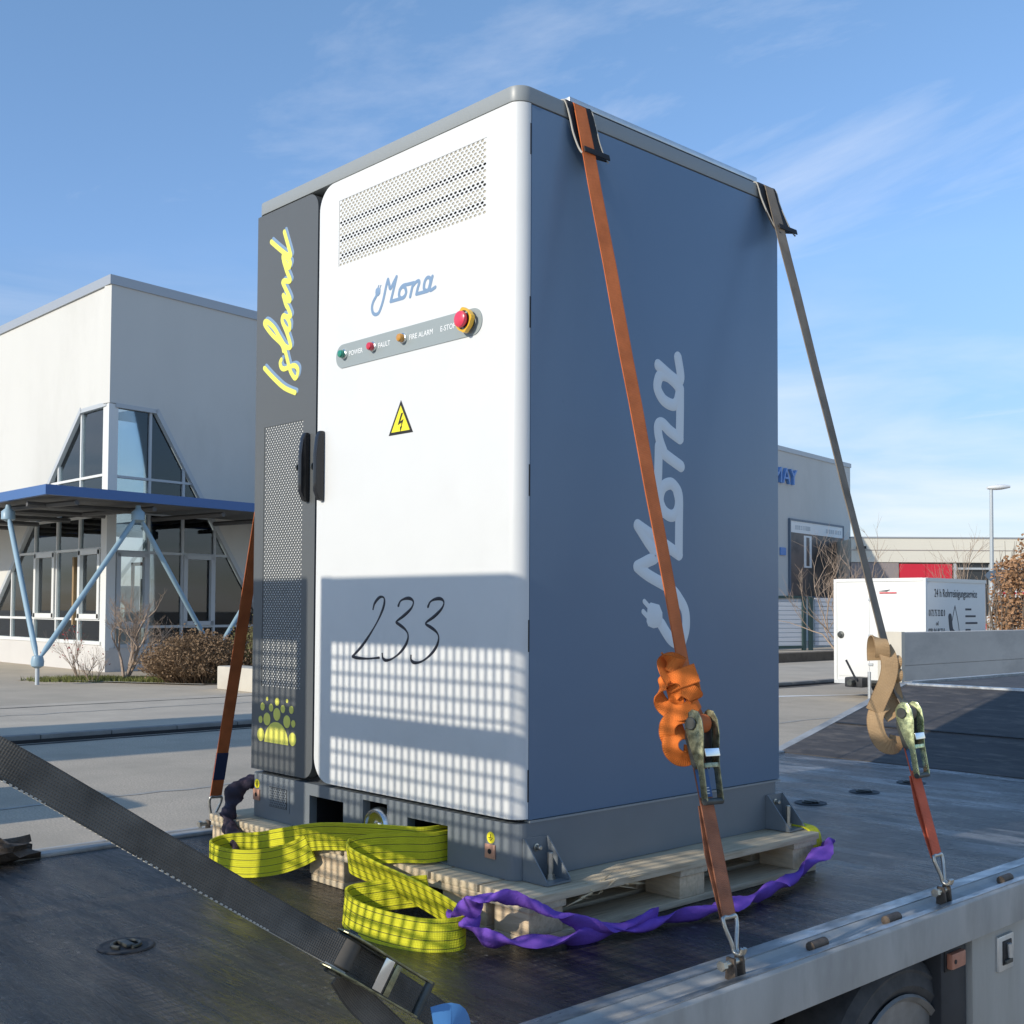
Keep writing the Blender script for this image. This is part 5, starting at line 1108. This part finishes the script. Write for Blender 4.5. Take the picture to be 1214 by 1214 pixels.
HA, HB = (.655, .113, 1.035), (.650, 1.180, 1.035)
tA, cA, uA, sA, nA, fA = side_strap((.006, .235, 3.353), HA, (-1.421, .215, 3.353), (-1.875, .10, 1.00), 'orange ratchet strap with knotted bright tail, nearer the cabinet front edge', ('web_orange', 'web_worn'), .772, .4)
ratchet(tA, cA + nA * .012, uA, sA, nA, 'ratchet_zinc', 'ratchet_dark', 'web_orange')
wire_hook(tA, V3((-1.852, .105, 1.10)), V3((-1.875, .10, 1.0)), sA)
p_ = V3((-1.875, .10, 1.0)).lerp(V3((-1.421, .215, 3.353)), .095); ul_ = (V3((-1.421, .215, 3.353)) - V3((-1.875, .10, 1.0))).normalized(); nl_ = ul_.cross(sA).normalized()
for k in (-1, 1): MB().obox(p_ + nl_ * (.0030 * k), sA, ul_, nl_, .0255, .055, .0007).build('load_label', 'label_navy', tA)
# knotted tail, bright unfaded webbing: wraps, a flat end flap, braided loops and a hanging loop
ER = V3((.6835, .7299, 0)); EC = V3((.7299, -.6835, 0))        # along and across the view of the near side
def tail(parent, o, k, segs, m, w=.046):
    """segs: (points, side vectors, width) in units of k metres: right, down, outwards from o"""
    mb = MB(); g_ = lambda a, b, c: ER * a - Zv * b + EC * c
    for sg in segs:
        P, S = sg[0], sg[1]; ww = sg[2] if len(sg) > 2 else w
        if len(S) == 1: S = S * len(P)
        pp_ = crom([o + g_(*p) * k for p in P], 7); ss = [q.normalized() for q in crom([g_(*q) for q in S], 7)]
        mb.ribbon(pp_, ss, ww, .0034)
    return mb.build('knotted_tail', m, parent, smooth=45)
segA = [([(-42, -92, -4), (-43, -90, 6), (-34, -84, 11), (-22, -82, 4), (-20, -84, -8), (-34, -90, -10), (-46, -84, -2), (-44, -72, 9), (-34, -62, 12)], [(.55, .8, .1), (.5, .85, .1), (-.1, 1, .2), (-.4, .9, 0), (-.4, .9, 0), (.2, 1, 0), (.6, .8, .1), (.8, .6, .1), (.8, .5, .1)]),
        ([(-44, -56, 6), (-34, -62, 14), (-20, -68, 17), (-2, -74, 15)], [(.28, .95, .1)], .048),
        ([(-30, -52, -6), (-14, -58, 4), (0, -60, 8), (3, -56, 0)], [(.2, 1, .2)]),
        ([(-28, -28, 2), (-32, -46, 10), (-40, -60, 12), (-50, -56, 8), (-53, -42, 2), (-48, -28, 2), (-34, -18, 10), (-18, -20, 14), (-4, -30, 8), (2, -34, -4)], [(.95, .1, .4), (.95, .2, .3), (.5, .8, .4), (.1, .9, .5), (-.5, .6, .6), (-.5, .8, .3), (-.15, 1, .1), (.2, 1, .1), (.4, .9, 0), (.4, .9, 0)]),
        ([(-34, -44, 6), (-24, -52, 14), (-10, -46, 16), (-2, -38, 8), (-8, -30, 0)], [(.3, .9, .2), (.0, 1, .2), (-.5, .9, .1), (-.7, .6, 0), (-.7, .6, 0)]),
        ([(-20, -14, 8), (-34, -10, 11), (-42, 0, 10), (-42, 14, 8), (-34, 24, 2), (-24, 20, -6)], [(.3, .95, .2), (.7, .7, .3), (.95, 0, .3), (.9, -.3, .3), (.6, -.8, .1), (.6, -.8, 0)]),
        ([(-16, 10, -4), (-30, 12, 8), (-38, 22, 10), (-36, 36, 9), (-24, 46, 5), (-10, 44, 0), (-6, 30, -4)], [(.4, .9, .2), (.8, .5, .3), (.97, 0, .3), (.9, -.4, .3), (.5, -.9, .2), (-.4, -.9, .1), (-.9, -.3, 0)], .042)]
tail(tA, cA + ER * .008, .00182, segA, 'web_orange_new', .041)
tB, cB_, uB, sB, nB, fB = side_strap((.006, 1.205, 3.353), HB, (-1.421, 1.195, 3.353), (-1.875, 1.18, 1.00), 'grey-brown ratchet strap with tan knotted tail and red lower webbing, at the cabinet rear edge', ('web_greybrown', 'web_red'), .786, 1.7)
ratchet(tB, cB_ + nB * .012, uB, sB, nB, 'ratchet_bright', 'ratchet_dark', 'web_greybrown')
wire_hook(tB, V3((-1.852, 1.18, 1.10)), V3((-1.875, 1.18, 1.0)), sB)
segB = [([(-31, -66, -8), (-32, -80, -6), (-33, -92, 2), (-31, -94, 11), (-29, -86, 16), (-27, -76, 13), (-26, -70, 8)], [(.93, .30, .1)], .044),
        ([(-24, -84, 6), (-20, -72, 12), (-19, -58, 14), (-23, -40, 14), (-31, -20, 12), (-37, -4, 9)], [(.9, .25, .1), (.95, .1, .1), (.97, .1, .1), (.95, .25, .1), (.92, .4, .1), (.92, .4, .1)], .052),
        ([(-16, -60, -6), (-15, -70, -2), (-13, -73, 6), (-11, -68, 12), (-11, -61, 10), (-13, -58, 3)], [(.95, .2, .2)], .038),
        ([(-15, -44, -6), (-14, -54, -2), (-11, -57, 6), (-10, -52, 12), (-10, -45, 10), (-12, -42, 3)], [(.95, .2, .2)], .038),
        ([(-12, -44, -6), (-10, -30, -2), (-8, -16, -2), (-14, -4, 0), (-24, 2, 2)], [(.95, 0, .1)], .05),
        ([(-20, -14, 2), (-32, -6, 8), (-36, 8, 9), (-32, 26, 8), (-22, 38, 4), (-8, 40, -2), (-4, 28, -4)], [(.4, .9, .2), (.9, .2, .3), (.97, 0, .3), (.9, -.3, .3), (.6, -.8, .2), (-.3, -.9, .1), (-.9, -.3, 0)], .05)]
tail(tB, cB_, .00253, segB, 'web_tan', .05)
shackle(.655, .113, DK); shackle(.650, 1.18, DK); shackle(-1.875, .10, DK - .01); shackle(-1.875, 1.18, DK - .01)
# black edge protectors under the straps
def pad(y0, lean, label):
    t = thing('edge_protector', (.0, y0, 3.15), label, 'edge protector', 'black edge protectors on the cabinet roof edge')
    P = [V3((-.075, y0 - .006, ZT + .0030)), V3((-.015, y0 - .004, ZT + .0030)), V3((.004, y0, ZT - .004)), V3((.013, y0 + .010, ZT - .05)), V3((.026, y0 + lean * .5, ZT - .10)), V3((.040, y0 + lean * .85, ZT - .145)), V3((.052, y0 + lean, ZT - .165))]
    pp_ = crom(P, 4); MB().ribbon(pp_, [Y] * len(pp_), .112, .005).build('sleeve', 'pad_black', t, smooth=40)
    for k in (-1, 1):
        q = [p + Y * (k * .0565) + V3((.001, 0, .0015)) for p in pp_]; MB().tube(q, .0028, 6).build('edge_seam', 'pad_edge', t, smooth=50)
    e = P[-1]; MB().obox(e + V3((.010, -.002, .012)), Y, V3((.25, 0, -.97)).normalized(), V3((.97, 0, .25)).normalized(), .054, .009, .002).build('loop_band', 'pad_black', t, bevel=.001)
pad(.236, .022, 'black ribbed edge protector under the orange strap at the roof edge'); pad(1.197, .050, 'black ribbed edge protector under the grey-brown strap at the rear roof corner')

# wide grey strap in the foreground that ties the folded loading ramps
fs = thing('ratchet_strap', (.74, -.70, .95), 'wide dirty grey strap with ratchet running across the lower left foreground', 'lashing strap')
G_ = [V3((.69, -1.87, 1.785)), V3((.735, -1.661, 1.653)), V3((.740, -1.552, 1.582)), V3((.740, -1.426, 1.497)), V3((.742, -1.289, 1.406)), V3((.750, -1.198, 1.345)), V3((.764, -1.125, 1.296)), V3((.768, -1.10, 1.279))]
gp_ = crom(G_, 6); gu = (G_[-1] - G_[-2]).normalized(); gs = X.cross(gu).normalized()
MB().ribbon(gp_, [(gs + X * (.08 * math.sin(i * .35))).normalized() for i in range(len(gp_))], .050, .004).build('upper_webbing', 'web_grey', fs, smooth=40)
st = MB()
for i in range(110):
    j = i / 110 * (len(gp_) - 1); k = int(j); a = gp_[k].lerp(gp_[min(k + 1, len(gp_) - 1)], j - k); st.obox(a + gs * .0245 * (1 if gs.z < 0 else -1), gu, gs, X, .0022, .0014, .0026)
st.build('edge_stitching', 'pad_edge', fs)
gc = V3((.745, -1.105, 1.285))
gr_ = ratchet(fs, gc, gu, gs, X, 'ratchet_zinc', 'ratchet_dark', 'web_grey', 'ratchet', .95)
gq = [V3((.742, -1.09, 1.272)), V3((.740, -1.02, 1.226)), V3((.740, -.926, 1.159)), V3((.738, -.807, 1.064)), V3((.73, -.70, .970)), V3((.72, -.64, .91))]
gp2 = crom(gq, 5); MB().ribbon(gp2, [gs] * len(gp2), .050, .004).build('lower_webbing', 'web_grey', fs, smooth=40)
gp3 = crom([V3((.738, -1.10, 1.25)), V3((.722, -1.05, 1.19)), V3((.726, -.97, 1.11)), V3((.735, -.90, 1.03)), V3((.735, -.86, .95))], 5); MB().ribbon(gp3, [gs] * len(gp3), .049, .004).build('loose_tail', 'web_grey', fs, smooth=40)
gb = gc + gu * .215 + X * .004 + Zv * -.012
gg = crom([gb + gs * -.02 + V3((.01, 0, .01)), gb + gu * .03 + V3((.022, 0, .012)), gb + gu * .055 + V3((.016, 0, -.012)), gb + gu * .05 + V3((.0, 0, -.05))], 5)
MB().ribbon(gg, [X.cross(gu)] * len(gg), .042, .005).build('grip_sleeve', 'grip_blue', fs, smooth=40)

# ================================================================== SLINGS AND BITS ON THE DECK
def rib(name, P, S, w, m, parent, th=.007, n=8):
    pp_ = crom([V3(p) for p in P], n); ss = [q.normalized() for q in crom([V3(q) for q in S], n)]; return MB().ribbon(pp_, ss, w, th).build(name, m, parent, smooth=45)
ys = thing('lifting_sling', (-.6, -.2, DK), 'bright yellow flat webbing sling looped out of the fork pocket in front of the pallet', 'lifting sling')
UP = (0, 0, 1)
# left eye: back run along the pallet into the pocket, bulging loop at the left
rib('sling_band', [(-.36, .12, 1.160), (-.36, -.03, 1.162), (-.42, -.060, 1.160), (-.55, -.085, 1.152), (-.77, -.118, 1.130), (-.98, -.125, 1.085), (-1.13, -.130, 1.050), (-1.235, -.160, 1.035), (-1.262, -.205, 1.028), (-1.225, -.262, 1.022), (-1.12, -.275, 1.018), (-1.02, -.235, 1.020), (-.94, -.180, 1.035), (-.88, -.135, 1.062), (-.84, -.118, 1.085)],
    [UP, UP, (0, -.1, 1), (0, -.15, 1), (0, -.2, 1), (0, -.12, 1), UP, UP, UP, UP, (0, .1, 1), (0, .1, 1), (.2, .2, 1), (.4, .2, 1), (.6, .2, .8)], .088, 'web_yellow', ys)
# right eye
rib('sling_band', [(-.33, .10, 1.150), (-.33, -.035, 1.150), (-.40, -.085, 1.146), (-.50, -.128, 1.132), (-.545, -.165, 1.118), (-.50, -.200, 1.108), (-.36, -.200, 1.090), (-.20, -.195, 1.068), (-.05, -.190, 1.036), (.022, -.205, 1.016), (.030, -.250, 1.008), (-.03, -.312, 1.006), (-.16, -.345, 1.008), (-.28, -.345, 1.012), (-.365, -.315, 1.018), (-.39, -.270, 1.024), (-.35, -.225, 1.034), (-.28, -.175, 1.050), (-.22, -.130, 1.06)],
    [UP, UP, UP, UP, UP, (0, -.25, 1), (0, -.45, 1), (.05, -.4, 1), (.1, -.3, 1), (.1, -.1, 1), (0, .2, 1), (0, .3, 1), (0, .25, 1), (0, .2, 1), (0, .1, 1), (0, 0, 1), (.2, .1, 1), (.5, .3, .9), (.7, .4, .7)], .088, 'web_yellow', ys)
rib('sling_band', [(-.02, 1.30, 1.108), (.08, 1.30, 1.108), (.125, 1.294, 1.095), (.14, 1.292, 1.05), (.14, 1.30, 1.0)], [(0, 1, 0)] * 5, .05, 'web_yellow', ys, .006)
# purple round sling: flattened crumpled tube
def round_sling(name, P, wid, m, parent, seed, n=9, flat=.3):
    rnd = random.Random(seed); pp_ = crom([V3(p) for p in P], n); mb = MB(); N = 10; V_ = []
    for i, p in enumerate(pp_):
        t = (pp_[min(i + 1, len(pp_) - 1)] - pp_[max(i - 1, 0)]).normalized(); s_ = t.cross(Zv); s_ = s_.normalized() if s_.length > .05 else X; up = s_.cross(t)
        ro = .75 * math.sin(i * .27 + seed) + .4; w = wid * (.82 + .16 * math.sin(i * .37 + seed * 2) + rnd.uniform(-.04, .04)); h = wid * flat * (1 + .45 * math.sin(i * .53 + seed)); a_, b_ = s_ * math.cos(ro) + up * math.sin(ro), up * math.cos(ro) - s_ * math.sin(ro)
        for k in range(N):
            an = 2 * math.pi * k / N; cr = 1 + .10 * math.sin(3 * an + i * .4) + rnd.uniform(-.025, .025); V_.append(p + a_ * (w / 2 * math.cos(an) * cr) + b_ * (h / 2 * math.sin(an) * cr))
    mb.add(V_, [(i * N + k, i * N + (k + 1) % N, (i + 1) * N + (k + 1) % N, (i + 1) * N + k) for i in range(len(pp_) - 1) for k in range(N)] + [tuple(range(N)), tuple((len(pp_) - 1) * N + k for k in range(N))])
    return mb.build(name, m, parent, smooth=70)
ps = thing('round_sling', (.25, .5, DK), 'crumpled purple round sling lying along the pallet and hooked into the yellow eye', 'lifting sling')
round_sling('sling_strand', [(-.06, -.18, 1.03), (.02, -.205, 1.045), (.08, -.215, 1.020), (.14, -.17, 1.000), (.20, -.07, .994), (.225, .05, .992), (.245, .18, .992), (.26, .33, .994), (.285, .48, .994), (.300, .60, .998), (.285, .74, .998), (.262, .88, 1.000), (.235, 1.00, 1.004), (.215, 1.10, 1.018), (.198, 1.20, 1.034), (.185, 1.28, 1.055), (.15, 1.33, 1.05)], .070, 'sling_purple', ps, 2, flat=.3)
round_sling('sling_strand', [(.00, -.215, 1.050), (.05, -.222, 1.075), (.10, -.228, 1.108), (.145, -.208, 1.120), (.185, -.160, 1.112), (.215, -.09, 1.078), (.230, -.01, 1.045), (.238, .07, 1.012), (.245, .17, 1.000), (.25, .30, 1.004)], .062, 'sling_purple', ps, 5, flat=.3)
ds = thing('round_sling', (-1.40, -.10, DK), 'dark grimy round sling hanging over the left pallet corner into the yellow loop', 'lifting sling')
round_sling('sling_strand', [(-1.425, .10, 1.16), (-1.432, .02, 1.215), (-1.425, -.045, 1.195), (-1.415, -.075, 1.150), (-1.385, -.105, 1.110), (-1.345, -.120, 1.075), (-1.275, -.135, 1.055), (-1.225, -.160, 1.020), (-1.205, -.190, .99), (-1.195, -.20, .985)], .075, 'sling_dark', ds, 3, flat=.5)
# crumpled rag on the left rail
rg = MB(); rnd = random.Random(77); P0 = V3((-1.83, -.78, DK + .012)); NU, NV = 16, 10; V_ = []
for i in range(NU):
    for j in range(NV):
        th, ph = math.pi * j / (NV - 1), 2 * math.pi * i / NU; q = V3((math.sin(th) * math.cos(ph), math.sin(th) * math.sin(ph), math.cos(th)))
        r_ = 1 + .55 * noise.noise(q * 2.3 + V3((3, 1, 7))) + .3 * noise.noise(q * 5.5); V_.append(P0 + V3((q.x * .075 * r_, q.y * .17 * r_, max(-.01, q.z * .05 * r_ + .02))))
rg.add(V_, [(i * NV + j, ((i + 1) % NU) * NV + j, ((i + 1) % NU) * NV + j + 1, i * NV + j + 1) for i in range(NU) for j in range(NV - 1)])
tag(rg.build('crumpled_rag', 'rag_brown', smooth=60), 'crumpled dark brown rag on the left edge of the deck', 'rag')
